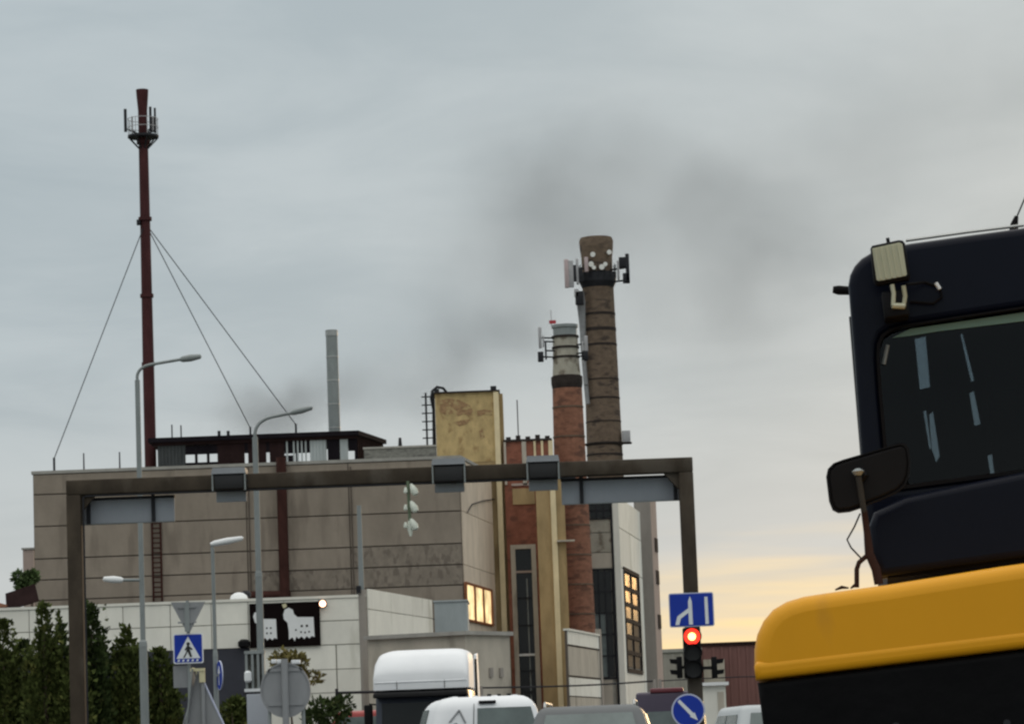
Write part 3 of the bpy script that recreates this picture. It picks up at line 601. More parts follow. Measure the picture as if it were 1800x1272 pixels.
def white_block():
    P = Pl((0, 146), 0); a0, a1 = P.hit(1028, 1000)[0], P.hit(1089, 1000)[0]; zt = P.hit(1060, 872)[1]
    Q = Pl(P.xy(a1), 82.3); L = Q.hit(1127, 1000)[0]; bx, by = Q.xy(L)
    t = thing('white_block', 'white panelled block with tall gridded windows catching the sunset', 'building', (P.xy(a1)[0], 146, 0))
    MB().prism([P.xy(a0), P.xy(a1), (bx, by), (P.xy(a0)[0], by)], 0, zt).build('wall', 'white_joint', t)
    c0, c1 = P.hit(1080.5, 1000)[0], a1
    mb = MB(); P.box(mb, c0, c1 + .06, 0, zt + .02, .002, .12); mb.build('corner_pier', 'white_panel', t)
    s = P.hit(1080, 1000)[0]; MB().tube([P.pt(s - .05, 0, .12), P.pt(s - .05, zt, .12)], .05, 6).build('downpipe', 'dark_steel', t)
    for y0, y1, m in ((912, 935, 'pale_render'), (936.5, 970, 'pale_render'), (971.5, 998, 'stained_beige'), (1194, 1300, 'stained_beige')):
        mb = MB(); P.prect(mb, 1036, y0, 1079, y1, .002, .06); mb.build('panel', m, t)
    grid_window(P, t, P.rect(1036, 884, 1073, 910), 3, 2, 'dark_steel', 'glass_dark')
    grid_window(P, t, P.rect(1043, 1002, 1078, 1190), 3, 5, 'dark_steel', 'glass_dark', alt=lambda i, j: 'glass_car' if (i == 1 and j < 3) or (i, j) in ((0, 2),) else 'glass_dark')
    h0 = Q.hit(1094, 1003); h1 = Q.hit(1119, 1003); zlo = Q.hit(1094, 1172)[1]
    zs = [zt] + [Q.hit(1092, y)[1] for y in (930, 998)]
    for i in range(2):
        for j in range(2):
            mb = MB(); Q.box(mb, .14 + (L - .14) * i / 2 + .02, .14 + (L - .14) * (i + 1) / 2 - .02, zs[j + 1] + .02, zs[j] - .02, .002, .05); mb.build('panel', 'white_panel', t)
    mb = MB(); Q.box(mb, .14, h0[0] - .15, 0, zs[2] - .02, .002, .05); mb.build('panel', 'white_panel', t)
    mb = MB(); Q.box(mb, h1[0] + .15, L, 0, zs[2] - .02, .002, .05); mb.build('panel', 'white_panel', t)
    mb = MB(); Q.box(mb, h0[0] - .12, h1[0] + .12, 0, zlo - .2, .002, .05); mb.build('panel', 'white_panel', t)
    grid_window(Q, t, (h0[0], h1[0], zlo, h0[1]), 2, 6, 'soot', 'glass_sunset', fr=.2, alt=lambda i, j: 'glass_sunset' if j >= 3 or (i, j) == (0, 2) else 'glass_dull')
    # grey pier behind it
    G = Pl((0, 158), 0); g0, g1 = G.hit(1122, 1000)[0], G.hit(1148, 1000)[0]; gz = G.hit(1135, 852)[1]
    t = thing('grey_pier', 'tall plain grey-brown concrete pier at the right end of the factory', 'pier', (G.xy((g0 + g1) / 2)[0], 158, 0))
    mb = MB(); G.box(mb, g0, g1, 0, gz, -2.5, 0); mb.build('wall', 'grey_concrete', t)
    H = Pl(G.xy(g1), 80); l = H.hit(1158, 1000)[0]; mb = MB(); H.box(mb, .02, l, 0, gz - .01, -.3, 0); mb.build('side_wall', 'pinkish', t)
    for y in (957, 1013, 1090): 
        mb = MB(); z = H.hit(1152, y)[1]; H.box(mb, l * .45, l * .9, z - .35, z + .35, .001, .05); mb.build('vent', 'soot', t)
    mb = MB(); G.box(mb, g0 - .05, g1 + .05, gz, gz + .08, -2.55, .05); mb.build('coping', 'coping', t)
white_block()
def low_wall():
    P = Pl((at(998, 1150, 127).x, 127), 80); L = P.hit(1053, 1180)[0]
    z = [P.hit(999, y)[1] for y in (1107, 1132, 1135, 1186, 1189, 1222)]
    t = thing('low_white_annex', 'low white annex wall with a grey ribbed band beside brick chimney foot', 'building', (P.xy(0)[0], 127, 0))
    x0, y0 = P.xy(0); x1, y1 = P.xy(L)
    MB().prism([(x0 - .1, y0), (x0, y0), (x1, y1), (x1 - .1 , y1)], 0, z[0] - .02).build('wall', 'joint', t)
    for i, (za, zb, m) in enumerate(((z[1], z[0], 'white_panel'), (z[3], z[2], 'stained_beige'), (z[5], z[4], 'white_panel'), (0, z[5] - .03, 'stained_beige'))):
        for k in range(3):
            mb = MB(); P.box(mb, L * k / 3 + .02, L * (k + 1) / 3 - .02, za + .01, zb - .01, .002, .05); mb.build('panel', m, t)
    mb = MB(); P.box(mb, -.05, L, z[0] - .02, z[0] + .06, -.15, .1); mb.build('coping', 'white_panel', t)
    # upright end frame of the far block
    mb = MB(); P.box(mb, L, L + .5, 0, z[0] + .3, -.1, .1); mb.build('end_post', 'grey_concrete', t)
low_wall()

# ------------------------------------------------------------------ long white low building with the pet sign
def white_low():
    P = Pl((0, 100), 0); s0, s1 = P.hit(-160, 1080)[0], P.hit(643, 1100)[0]; zt = P.hit(320, 1061)[1]
    zb = P.hit(200, 1147)[1]
    t = thing('white_low_building', 'long low building with white panel fascia and dark navy ground floor', 'building', (P.xy((s0 + s1) / 2)[0], 100, 0))
    x0, x1 = P.xy(s0)[0], P.xy(s1)[0]
    MB().box((x0, 100, 0), (x1, 112, zt - .03)).build('wall', 'white_joint', t)
    sw = P.hit(562, 1180)[0]
    mb = MB(); P.box(mb, s0, P.hit(440, 1190)[0], 0, zb, .002, .05); mb.build('ground_floor', 'navy_wall', t)
    zr = [zt, P.hit(200, 1105)[1], zb]
    xs = [s0, P.hit(-60, 1100)[0], P.hit(52, 1100)[0], P.hit(132, 1100)[0], P.hit(217, 1100)[0], P.hit(300, 1100)[0], P.hit(372, 1100)[0], P.hit(437, 1100)[0], P.hit(500, 1100)[0], P.hit(562, 1100)[0], s1]
    for i in range(10):
        for j in range(2):
            mb = MB(); P.box(mb, xs[i] + .012, xs[i + 1] - .012, zr[j + 1] + .014, zr[j] - .014, .002, .07 + .01 * rnd.random()); mb.build('panel', 'white_panel', t)
    zz_ = [zb, P.hit(600, 1175)[1], P.hit(600, 1216)[1], 0]
    for a, b in ((P.hit(440, 1190)[0] + .01, P.hit(500, 1190)[0]), (P.hit(500, 1190)[0] + .01, P.hit(592, 1190)[0]), (P.hit(592, 1190)[0] + .02, s1)):
        for j in range(3):
            mb = MB(); P.box(mb, a + .01, b - .01, zz_[j + 1] + .012, zz_[j] - .012, .002, .06); mb.build('panel', 'white_panel', t)
    mb = MB(); P.box(mb, s0 - .03, s1 + .03, zt, zt + .09, -12, .11); mb.build('coping', 'white_panel', t)
    # sign board with two white animal figures
    c0, c1, b0, b1 = P.rect(442, 1061, 561, 1134)
    o = P.pt((c0 + c1) / 2, b0, .14)
    g = thing('pet_sign', 'black sign board with two white blocky animal figures on white fascia', 'sign', o)
    w, h = c1 - c0, b1 - b0; X = lambda px: (px - 442) / 119 * w - w / 2; Z = lambda py: (1134 - py) / 73 * h
    plate('board', [(-w / 2, 0), (w / 2, 0), (w / 2, h), (-w / 2, h)], [], 0, .06, 'black_sign', g)
    fr = MB()
    for a, b in (((-w / 2 - .04, -.02, -.04), (w / 2 + .04, .07, 0)), ((-w / 2 - .04, -.02, h), (w / 2 + .04, .07, h + .04)), ((-w / 2 - .04, -.02, 0), (-w / 2, .07, h)), ((w / 2, -.02, 0), (w / 2 + .04, .07, h))): fr.box(a, b)
    fr.build('frame', 'black_sign', g, local=True)
    def fig(pts, holes=[]): return plate('figure', [(X(x), Z(y)) for x, y in pts], [[(X(a), Z(b)), (X(a + s), Z(b)), (X(a + s), Z(b + s)), (X(a), Z(b + s))] for a, b, s in holes], -.03, -.004, 'chrome_white', g)
    fig([(446, 1081), (449, 1074), (456, 1074), (459, 1082), (463, 1086), (486, 1087), (487, 1122), (482, 1120), (479, 1124), (474, 1120), (470, 1124), (466, 1119), (462, 1123), (459, 1112), (456, 1096), (449, 1092)], [(468, 1101, 3), (475, 1101, 3), (468, 1110, 3), (475, 1110, 3)])
    fig([(499, 1080), (502, 1071), (509, 1068), (516, 1072), (518, 1080), (524, 1085), (552, 1086), (553, 1121), (548, 1119), (544, 1123), (539, 1119), (535, 1124), (530, 1119), (525, 1123), (521, 1119), (518, 1127), (514, 1120), (508, 1124), (508, 1108), (506, 1094), (500, 1088)], [(529, 1099, 4), (538, 1099, 4), (528, 1110, 3), (535, 1111, 3), (542, 1110, 3), (519, 1106, 3)])
    plate('figure', [(X(497) , Z(1062)), (X(504), Z(1060)), (X(506), Z(1066)), (X(500), Z(1069))], [], -.03, -.004, 'yellow_edge', g)
    # lit floodlight at the sign's upper right corner
    c = P.pt(*P.hit(568, 1061), .25)
    f = thing('floodlight', 'small lit floodlight glowing at the upper right corner of the black sign', 'lamp', c)
    MB().box((c.x - .12, c.y, c.z - .1), (c.x + .12, c.y + .14, c.z + .1)).build('housing', 'dark_steel', f, bevel=.02)
    plate('lens', disc(.105, 16), [], -.02, -.002, 'flood_lit', f)
    MB().tube([(c.x, c.y + .1, c.z - .05), (c.x, c.y + .3, c.z - .12)], .02, 6).build('bracket', 'dark_steel', f)
    # dark lamp and dome on the fascia and roof edge
    c = P.pt(*P.hit(430, 1131), .2)
    f = thing('wall_lamp', 'unlit black bulkhead lamp on the fascia left of the black sign', 'lamp', c)
    MB().rings((c.x, c.y), [(.1, c.z - .14), (.19, c.z - .08), (.2, c.z + .06), (.1, c.z + .14)], 14).build('housing', 'plastic', f, smooth=True)
    MB().tube([c, c + Vector((0, .2, 0))], .04, 6).build('bracket', 'plastic', f)
    zc = zt + .09
    c = P.pt(*P.hit(414, 1050), -1.2)
    f = thing('roof_dome', 'white domed roof vent behind the fascia of the low white building', 'vent', (c.x, c.y, zc))
    MB().rings((c.x, c.y), [(.3, zc), (.3, zc + .06), (.26, zc + .18), (.14, zc + .26), (.03, zc + .28)], 16).build('dome', 'chrome_white', f, smooth=True)
    MB().rings((c.x, c.y), [(.34, zc), (.34, zc + .03)], 16).build('flange', 'steel', f)
    for px, y, r_, lab in ((425, 1040, .16, 'black round roof fan beside the white domed vent'), (630, 1040, .14, 'black roof fan at the right end of the low white building')):
        c = P.pt(*P.hit(px, y), -1.5); f = thing('roof_fan', lab, 'vent', (c.x, c.y, zc), 'black roof fans')
        MB().rings((c.x, c.y), [(.09, zc), (.09, c.z - .12), (r_, c.z - .08), (r_ * 1.1, c.z + .04), (r_ * .6, c.z + .12)], 12).build('cowl', 'dark_steel', f, smooth=True)
        MB().box((c.x - .14, c.y - .14, zc), (c.x + .14, c.y + .14, zc + .05)).build('base', 'dark_steel', f)
    # white boundary wall running away on the right
    Q = Pl(P.xy(P.hit(646, 1080)[0]), 79); L = Q.hit(758, 1080)[0]; z1 = Q.hit(647, 1034)[1]
    x0, y0 = Q.xy(0); x1, y1 = Q.xy(L)
    t = thing('white_side_wall', 'tall white panel wall running back from the end of the low white building', 'wall', (x0, y0, 0))
    MB().prism([(x0 - .22, y0), (x0, y0), (x1, y1), (x1 - .22, y1)], 0, z1 - .03).build('wall', 'grey_concrete', t)
    zs = [z1, Q.hit(647, 1070)[1], Q.hit(647, 1125)[1], 1.9, 0]
    for k in range(3):
        for j in range(4):
            mb = MB(); Q.box(mb, L * k / 3 + .012, L * (k + 1) / 3 - .012, zs[j + 1] + .012, zs[j] - .012, .002, .05); mb.build('panel', 'white_panel', t)
white_low()
# pale blue-grey container above the stained block
P = Pl((0, 118), 0); a0, a1, z0, z1 = P.rect(764, 1054, 822, 1112)
t = thing('site_cabin', 'pale blue-grey sheet-clad cabin standing against the grey hall corner', 'cabin', (P.xy((a0 + a1) / 2)[0], 118, 0))
mb = MB(); P.box(mb, a0, a1, 0, z1 - .06, -3, 0)
for i in range(12): P.box(mb, a0 + (a1 - a0) * (i + .15) / 12, a0 + (a1 - a0) * (i + .6) / 12, 0, z1 - .06, 0, .02)
mb.build('cladding', 'pale_sheet', t)
mb = MB(); P.box(mb, a0 - .04, a1 + .04, z1 - .06, z1, -3.05, .06); mb.build('roof', 'pale_sheet', t)
# stained beige block with coping, in front
def stained_block():
    c = at(820, 1180, 93); FL = Pl((c.x, c.y), -22); FR = Pl((c.x, c.y), 58)
    sl = FL.hit(648, 1180)[0]; sr = FR.hit(898, 1180)[0]; zt = at(820, 1108, 93).z
    p0, p1, p2 = FL.xy(sl), (c.x, c.y), FR.xy(sr)
    p3 = (p0[0] + p2[0] - p1[0], p0[1] + p2[1] - p1[1])
    t = thing('stained_block', 'low stained beige concrete block with flat coping behind the truck', 'building', ((p0[0] + p2[0]) / 2, (p0[1] + p2[1]) / 2, 0))
    MB().prism([p0, p1, p2, p3], 0, zt - .12).build('wall', 'stained_beige', t)
    g = .12
    q = [(p0[0] - g, p0[1] - g), (p1[0] + .03, p1[1] - g * 1.4), (p2[0] + g, p2[1] - .02), (p3[0], p3[1] + g)]
    MB().prism(q, zt - .12, zt).build('coping', 'coping', t)
    mb = MB(); FR.box(mb, .05, sr - .05, 1.95, 2.0, .001, .04); FL.box(mb, sl + .05, -.05, 1.95, 2.0, .001, .04); mb.build('string_course', 'joint', t)
    for px in (862, 880):
        h = FR.hit(px, 1180); mb = MB(); FR.box(mb, h[0] - .09, h[0] + .09, h[1] - .16, h[1] + .12, .001, .05); mb.build('vent', 'grey_concrete', t)
stained_block()

# ------------------------------------------------------------------ background buildings
P = Pl((0, 235), 0)
def far_hall(px0, px1, y, lab, m, Y, ribs):
    P = Pl((0, Y), 0); a0, a1 = P.hit(px0, 1150)[0], P.hit(px1, 1150)[0]; z = P.hit((px0 + px1) / 2, y)[1]
    t = thing('far_hall', lab, 'building', (P.xy((a0 + a1) / 2)[0], Y, 0))
    mb = MB(); P.box(mb, a0, a1, 0, z, -14, 0); mb.build('wall', m, t)
    n = ribs
    for i in range(n):
        s = a0 + (a1 - a0) * (i + .5) / n; mb = MB(); P.box(mb, s - .09, s + .09, 0, z - .1, .001, .08); mb.build('rib', m, t)
    mb = MB(); P.box(mb, a0 - .1, a1 + .1, z, z + .25, -14.1, .15); mb.build('parapet', 'maroon_wall' if m == 'far_red' else 'coping', t)
    return P, t
PF, tf = far_hall(1232, 1470, 1131, 'distant reddish-brown ribbed hall behind the traffic light', 'far_red', 235, 16)
far_hall(1120, 1232, 1146, 'distant dull greyish hall left of the traffic light', 'far_grey', 228, 8)
mb = MB(); PF.prect(mb, 1239, 1158, 1276, 1300, .1, .3); mb.build('door_panel', 'stained_beige', tf)
# white kiosk beside the signal post
p = at(1255, 1230, 96); k0, k1 = at(1238, 1230, 96).x, at(1276, 1230, 96).x; kz = at(1255, 1204, 96).z
t = thing('kiosk', 'small white kiosk right of the signal post in the distance', 'kiosk', ((k0 + k1) / 2, 96, 0))
MB().box((k0, 96, 0), (k1, 98, kz)).build('wall', 'white_panel', t); MB().box((k0 - .1, 95.85, kz), (k1 + .1, 98.1, kz + .1)).build('roof', 'chrome_white', t)
MB().box((k0 + .42, 95.97, 1.0), (k1 - .06, 95.995, kz - .2)).build('window', 'stained_beige', t)
# left: lean-to with maroon roof, pinkish flue, tree
def leanto():
    Y = 113.5; q = [at(px, py, Y) for px, py in ((8, 1043), (60, 1026), (69, 1056), (12, 1074))]
    t = thing('maroon_shed', 'dark maroon pitched roof showing above the low building at far left', 'shed', (q[0].x + .5, Y + 1, 0))
    MB().hexa([q[3], q[2], q[1] + Vector((0, .25, 0)), q[0] + Vector((0, .25, 0)), q[3] + Vector((0, -.08, .02)), q[2] + Vector((0, -.08, .02)), q[1] + Vector((0, .17, .02)), q[0] + Vector((0, .17, .02))]).build('roof', 'maroon_wall', t)
    zl = min(q[3].z, q[2].z) - .02
    MB().box((q[3].x + .1, Y + .1, 0), (q[2].x - .1, Y + 2, zl)).build('wall', 'red_brick', t)
    x, z = at(51, 966, 152).x, at(51, 966, 152).z
    t = thing('pink_flue', 'short square pinkish flue at the left end of the factory hall', 'chimney', (x, 152, 0))
    MB().box((x - .26, 151.7, 0), (x + .26, 152.3, z)).build('shaft', 'pinkish', t); MB().box((x - .32, 151.64, z), (x + .32, 152.36, z + .09)).build('cap', 'coping', t)
    Y = 113; x0, x1 = at(-30, 1055, Y).x, at(10, 1055, Y).x; z = at(4, 1050, Y).z
    t = thing('brown_shed', 'sliver of a rust-brown roof at the far left edge above the white fascia', 'shed', (x0, Y, 0))
    MB().prism([(x0, Y), (x1, Y), (x1, Y + 2), (x0, Y + 2)], z - .35, [z, z - .25, z - .25, z]).build('roof', 'chimney_brick', t)
    MB().box((x0 + .05, Y + .05, 0), (x1 - .05, Y + 1.95, z - .36)).build('wall', 'red_brick', t)
leanto()

# ------------------------------------------------------------------ vegetation
def leaves(mb, c, n, size, rg, up_bias=.6, fn=None):
    """n small two-triangle sprays; fn() gives a point and an outward direction"""
    for _ in range(n):
        p, o = fn()
        d = (Vector((o.x, o.y, o.z + up_bias)) + Vector((rg.gauss(0, .45), rg.gauss(0, .45), rg.gauss(0, .45)))).normalized()
        w = d.cross(Vector((rg.gauss(0, 1), rg.gauss(0, 1), rg.gauss(0, 1)))).normalized()
        l = size * rg.uniform(.7, 1.5); k = len(mb.v)
        mb.v += [p - w * l * .3, p + d * l * .45 - w * l * .32, p + d * l * 1.1, p + d * l * .4 + w * l * .36]
        mb.f.append([k, k + 1, k + 2, k + 3])
def thuja(label, px, top, Y, wid, seed, m='thuja', n=7500):
    rg = random.Random(seed); p = at(px, top, Y); H = p.z; x = p.x
    t = thing('thuja_tree', label, 'tree', (x, Y, 0), 'thuja trees along the pavement')
    MB().tube([(x, Y, 0), (x + .03, Y, H * .5), (x, Y, H * .9)], [.11, .07, .015], 8).build('trunk', 'bark', t)
    # several upright leaders make the uneven spiky outline
    lead = [(0, 0, H, wid)] + [(rg.uniform(-.75, .75) * wid, rg.uniform(-.6, .6) * wid, H * rg.uniform(.66, .93), wid * rg.uniform(.3, .55)) for _ in range(9)]
    lead += [(rg.uniform(-.8, .8) * wid, rg.uniform(-.6, .6) * wid, H * rg.uniform(.8, 1.02), rg.uniform(.07, .12)) for _ in range(5)]
    wts = [2.6] + [.8] * 9 + [.16] * 5
    def f():
        lx, ly, lh, lw = rg.choices(lead, wts)[0]
        u = rg.random() ** 1.15; z = .15 + u * (lh - .15)
        prof = (min(1, (1 - u) * 2.1) ** .85) * (.8 + .2 * math.sin(z * 5 + lx * 9)) + .05
        a = rg.uniform(0, 2 * math.pi); r = lw * prof * math.sqrt(rg.uniform(.2, 1)) * (1.35 if rg.random() < .07 else 1)
        lump = 1 + .22 * math.sin(a * 3 + z * 2.3 + seed) + .15 * math.sin(a * 5 - z * 4.1)
        o = Vector((math.cos(a), math.sin(a), 0))
        return Vector((x + lx + r * lump * o.x + rg.gauss(0, .045), Y + ly + r * lump * o.y + rg.gauss(0, .045), z)), o
    mb = MB(); leaves(mb, None, n, .12, rg, 1.2, f); mb.build('crown', m, t)
for lab, px, top, Y, w, sd_, m in (
        ('thuja at the left edge of the picture, cut by the frame', 4, 1092, 83, .6, 1, 'thuja'),
        ('tall thuja left of the gantry post with a slim pointed top', 76, 1062, 82, .55, 2, 'thuja'),
        ('dark thuja immediately left of the gantry post, shorter and fuller', 108, 1098, 84, .6, 3, 'thuja_dark'),
        ('tall dark thuja standing just right of the left gantry post', 160, 1062, 82.5, .5, 4, 'thuja_dark'),
        ('thuja with a bent loose top beside the tall left lamp post', 222, 1102, 83, .5, 5, 'thuja'),
        ('short thuja between the lamp post and the crossing sign', 280, 1142, 84, .6, 6, 'thuja'),
        ('low dark thuja between two taller ones near left edge', 40, 1128, 84, .6, 8, 'thuja_dark'),
        ('low dark thuja behind the tall left lamp post', 250, 1150, 84.5, .6, 10, 'thuja_dark'),
        ('low green thuja directly behind the left gantry post', 135, 1135, 82, .62, 9, 'thuja')):
    thuja(lab, px, top, Y, w, sd_, m)
def bush(name, label, px, py, Y, rx, rz, seed, m, n=2600, z0=0, size=.13, cat='bush'):
    rg = random.Random(seed); c = at(px, py, Y)
    t = thing(name, label, cat, (c.x, Y, z0))
    for k in range(4):
        a = rg.uniform(0, 6.28); MB().tube([(c.x, Y, z0), (c.x + rx * .4 * math.cos(a), Y + rx * .3 * math.sin(a), (z0 + c.z) / 2), (c.x + rx * .7 * math.cos(a), Y + rx * .6 * math.sin(a), c.z + rz * .3)], [.05, .035, .01], 6).build('branch' if k else 'trunk', 'bark', t)
    cl_ = [(rg.uniform(-.7, .7) * rx, rg.uniform(-.5, .5) * rx, rg.uniform(-.6, .7) * rz, rg.uniform(.3, .55)) for _ in range(9)]
    def f():
        a, b, d, s = rg.choice(cl_); v = Vector((rg.gauss(0, 1), rg.gauss(0, 1), rg.gauss(0, 1))).normalized() * rg.uniform(.4, 1) ** .5
        return Vector((c.x + a + v.x * rx * s, Y + b + v.y * rx * s, max(z0 + .1, c.z + d + v.z * rz * s))), v
    mb = MB(); leaves(mb, None, n, size, rg, .3, f); mb.build('crown', m, t)
bush('shrub', 'loose yellowing shrub behind the round grey sign back', 520, 1176, 88, .8, .45, 21, 'autumn_leaf', 800)
bush('shrub', 'low dark green shrub right of the round grey sign back', 574, 1278, 86, .75, .8, 22, 'thuja_dark', 900)
bush('shrub', 'small green shrub at the foot of the dark navy wall', 415, 1262, 88, .5, .55, 24, 'thuja', 1400)
bush('garden_tree', 'green tree crown at the left end of the factory hall', 46, 1022, 122, .42, .5, 23, 'tree_leaf', 1500, cat='tree', size=.16)

# ------------------------------------------------------------------ gantry and the sign backs on it
GY = 58.0
def gantry():
    l, r = at(131, 870, GY), at(1203, 815, GY); lb, rb = at(138, 1272, GY), at(1222, 1180, GY)
    xl, xr = (l.x + lb.x) / 2, (r.x + rb.x) / 2
    zl, zr = at(131, 848, GY).z, at(1203, 801, GY).z; zt = (zl + zr) / 2; h = .28; w = .135
    t = thing('gantry', 'brown steel portal gantry spanning the road with grey sign backs', 'gantry', ((xl + xr) / 2, GY, 0))
    for x in (xl, xr):
        MB().box((x - w, GY - .15, .25), (x + w, GY + .15, zt - h)).build('post', 'gantry_steel', t, bevel=.02)
        MB().box((x - .35, GY - .35, 0), (x + .35, GY + .35, .25)).build('footing', 'kerb', t, bevel=.02)
        for sx in (-.25, .25):
            for sy in (-.25, .25): MB().rings((x + sx, GY + sy), [(.03, .25), (.03, .32)], 6).build('bolt', 'steel', t)
    MB().box((xl - w, GY - .15, zt - h), (xr + w, GY + .15, zt)).build('beam', 'gantry_steel', t, bevel=.02)
    for x, s in ((xl + w, 1), (xr - w, -1)): MB().hexa([(x, GY - .08, zt - h - .3), (x + .02 * s, GY - .08, zt - h - .3), (x + .02 * s, GY + .08, zt - h - .3), (x, GY + .08, zt - h - .3), (x, GY - .08, zt - h), (x + .28 * s, GY - .08, zt - h), (x + .28 * s, GY + .08, zt - h), (x, GY + .08, zt - h)]).build('gusset', 'gantry_steel', t)
    for k, u in enumerate((.28, .62)):
        x = xl + (xr - xl) * u
        for dx in (-.025, .025): MB().box((x + dx - .012, GY - .19, zt - h - .035), (x + dx + .012, GY + .19, zt + .035)).build('splice_flange', 'gantry_steel', t)
        for z in (zt - .04, zt - h / 2, zt - h + .04): MB().tube([(x - .06, GY - .17, z), (x + .06, GY - .17, z)], .016, 6).build('bolt', 'dark_steel', t)
    zc = zt - h - .03
    MB().tube([(xl + w + .05, GY - .12, .6), (xl + w + .05, GY - .12, zc - .02), (xl + w + .1, GY - .12, zc), (xl + (xr - xl) * .82, GY - .12, zc)], .018, 6).build('conduit', 'dark_steel', t)
    return xl, xr, zt, zt - h
GXL, GXR, GZT, GZB = gantry()
def gantry_sign(label, px0, px1, y0, y1, posts, Y=GY + .24, end=None):
    x0, x1 = at(px0, (y0 + y1) / 2, Y).x, at(px1, (y0 + y1) / 2, Y).x; z1, z0 = at((px0 + px1) / 2, y0, Y).z, at((px0 + px1) / 2, y1, Y).z
    t = thing('gantry_sign', label, 'sign', ((x0 + x1) / 2, Y, z0), 'sign panels seen from behind on the gantry')
    MB().box((x0, Y, z0), (x1, Y + .04, z1)).build('panel', 'sign_back', t, bevel=.008)
    MB().box((x0 - .01, Y - .035, z1), (x1 + .01, Y + .05, z1 + .05)).build('top_rail', 'dark_steel', t)
    MB().box((x0, Y - .015, z0 - .012), (x1, Y + .045, z0)).build('bottom_edge', 'galv', t)
    for p in posts:
        x = at(p, (y0 + y1) / 2, Y).x; MB().box((x - .035, Y - .06, z0), (x + .035, Y - .001, GZT - .05)).build('hanger', 'dark_steel', t)
    return t
gantry_sign('wide grey sign back hanging below the left end of the gantry beam', 146, 307, 877, 918, (156, 270))
gantry_sign('wide grey sign back hanging below the right end of the gantry beam', 987, 1198, 842, 882, (1022, 1187))
def beam_box(label, p0, p1, y0, y1, y2):
    Y = GY - .17; x0, x1 = at(p0, y0, Y).x, at(p1, y0, Y).x; xm = (p0 + p1) / 2
    za, zb, zc = at(xm, y0, Y).z, at(xm, y1, Y).z, at(xm, y2, Y).z
    t = thing('lane_signal', label, 'signal', ((x0 + x1) / 2, GY, zb), 'lane signal boxes seen from behind on the gantry beam')
    MB().box((x0 + .03, Y - .12, zb), (x1 - .03, Y, GZT - .01)).build('housing', 'sign_black', t, bevel=.015)
    MB().hexa([(x0 - .02, Y - .16, za - .12), (x1 + .02, Y - .16, za - .12), (x1 + .02, GY + .3, za - .12), (x0 - .02, GY + .3, za - .12), (x0, Y - .1, za), (x1, Y - .1, za), (x1, GY + .3, za), (x0, GY + .3, za)]).build('hood', 'hood_grey', t)
    MB().box((x0 + .02, GY + .17, zc), (x1 - .02, GY + .24, zb + .12)).build('face_panel', 'sign_back', t, bevel=.01)
    for x in (x0, x1): MB().tube([(x, Y - .13, za - .1), (x, Y - .13, zb - .04)], .016, 6).build('clamp', 'galv', t)
beam_box('grey lane signal box clamped on the gantry beam, the leftmost', 374, 431, 822, 859, 879)
beam_box('grey lane signal box clamped on the gantry beam, the middle one', 760, 816, 806, 846, 862)
beam_box('grey lane signal box clamped on the gantry beam, the rightmost', 926, 981, 801, 840, 859)
def garland():
    Y = GY - .19; c = at(717, 850, Y)
    t = thing('hanging_ornament', 'string of white teardrop ornaments hanging from the gantry beam', 'ornament', (c.x, Y, GZB - 1))
    MB().tube([(c.x, Y, GZB + .02), (c.x + .02, Y, at(720, 938, Y).z)], .03, 8).build('cord', 'stem_green', t)
    for i, y in enumerate((850, 880, 911)):
        for px, dy, s in ((715, 6, .55), (726, 0, 1.0)):
            p0 = at(px - 4 if s == 1 else px - 2, y + dy, Y - .04); p1 = at(px + 6 if s == 1 else px - 2, y + 20 * s + dy, Y - .04)
            MB().tube([p0, p0.lerp(p1, .25), p0.lerp(p1, .6), p0.lerp(p1, .9), p1], [.02, .05 * s, .075 * s, .06 * s, .015], 10).build('teardrop', 'garland_white', t, smooth=True)
    p0, p1 = at(720, 915, Y), at(722, 942, Y); MB().tube([p0, p0.lerp(p1, .5), p1], [.03, .055, .02], 8).build('tip', 'garland_white', t, smooth=True)
garland()

# ------------------------------------------------------------------ lamp posts
def lamp_post(label, Y, ptop, pbot, arm, head, r=(.07, .11), joint=None, extra=None, m='galv'):
    """ptop, pbot: pixels on the shaft; arm: pixels from shaft top to head start; head: last two pixels"""
    a, b = at(*ptop, Y), at(*pbot, Y); x = (a.x + b.x) / 2
    t = thing('lamp_post', label, 'street lamp', (x, Y, 0), 'street lamps round the junction')
    zj = at(ptop[0], joint, Y).z if joint else 2.4
    MB().tube([(x, Y, 0), (x, Y, zj)], [r[1], r[1] * .95], 12).build('lower_shaft', m, t, smooth=True)
    MB().rings((x, Y), [(r[1] * 1.02, zj - .06), (r[1] * .9, zj + .06), (r[0] * 1.05, zj + .1)], 12).build('collar', m, t)
    MB().tube([(x, Y, zj), (x, Y, a.z)], [r[0] * 1.05, r[0]], 12).build('upper_shaft', m, t, smooth=True)
    MB().rings((x, Y), [(r[1] * 1.8, 0), (r[1] * 1.8, .04)], 12).build('base_plate', m, t)
    def branch(pts, hd):
        P_ = [Vector((x, Y, a.z))] if pts is arm else [Vector((x, Y, at(*pts[0], Y).z))]
        q = [at(*p, Y) for p in pts]
        P_ = P_ + q[1:] if len(q) > 1 else P_ + q
        if len(P_) >= 3: P_ = arc(P_[:3], 8) + P_[3:]
        MB().tube(P_, r[0] * .62, 10).build('arm', m, t, smooth=True)
        h0, h1 = at(*hd[0], Y), at(*hd[1], Y); d = (h1 - h0)
        MB().tube([h0, h0 + d * .12, h0 + d * .5, h0 + d * .95, h1], [.04, .075, .09, .06, .02], 10).build('lamp_head', hd[2] if len(hd) > 2 else m, t, smooth=True)
    if arm: branch(arm, head)
    if extra: branch(*extra)
    return t, x
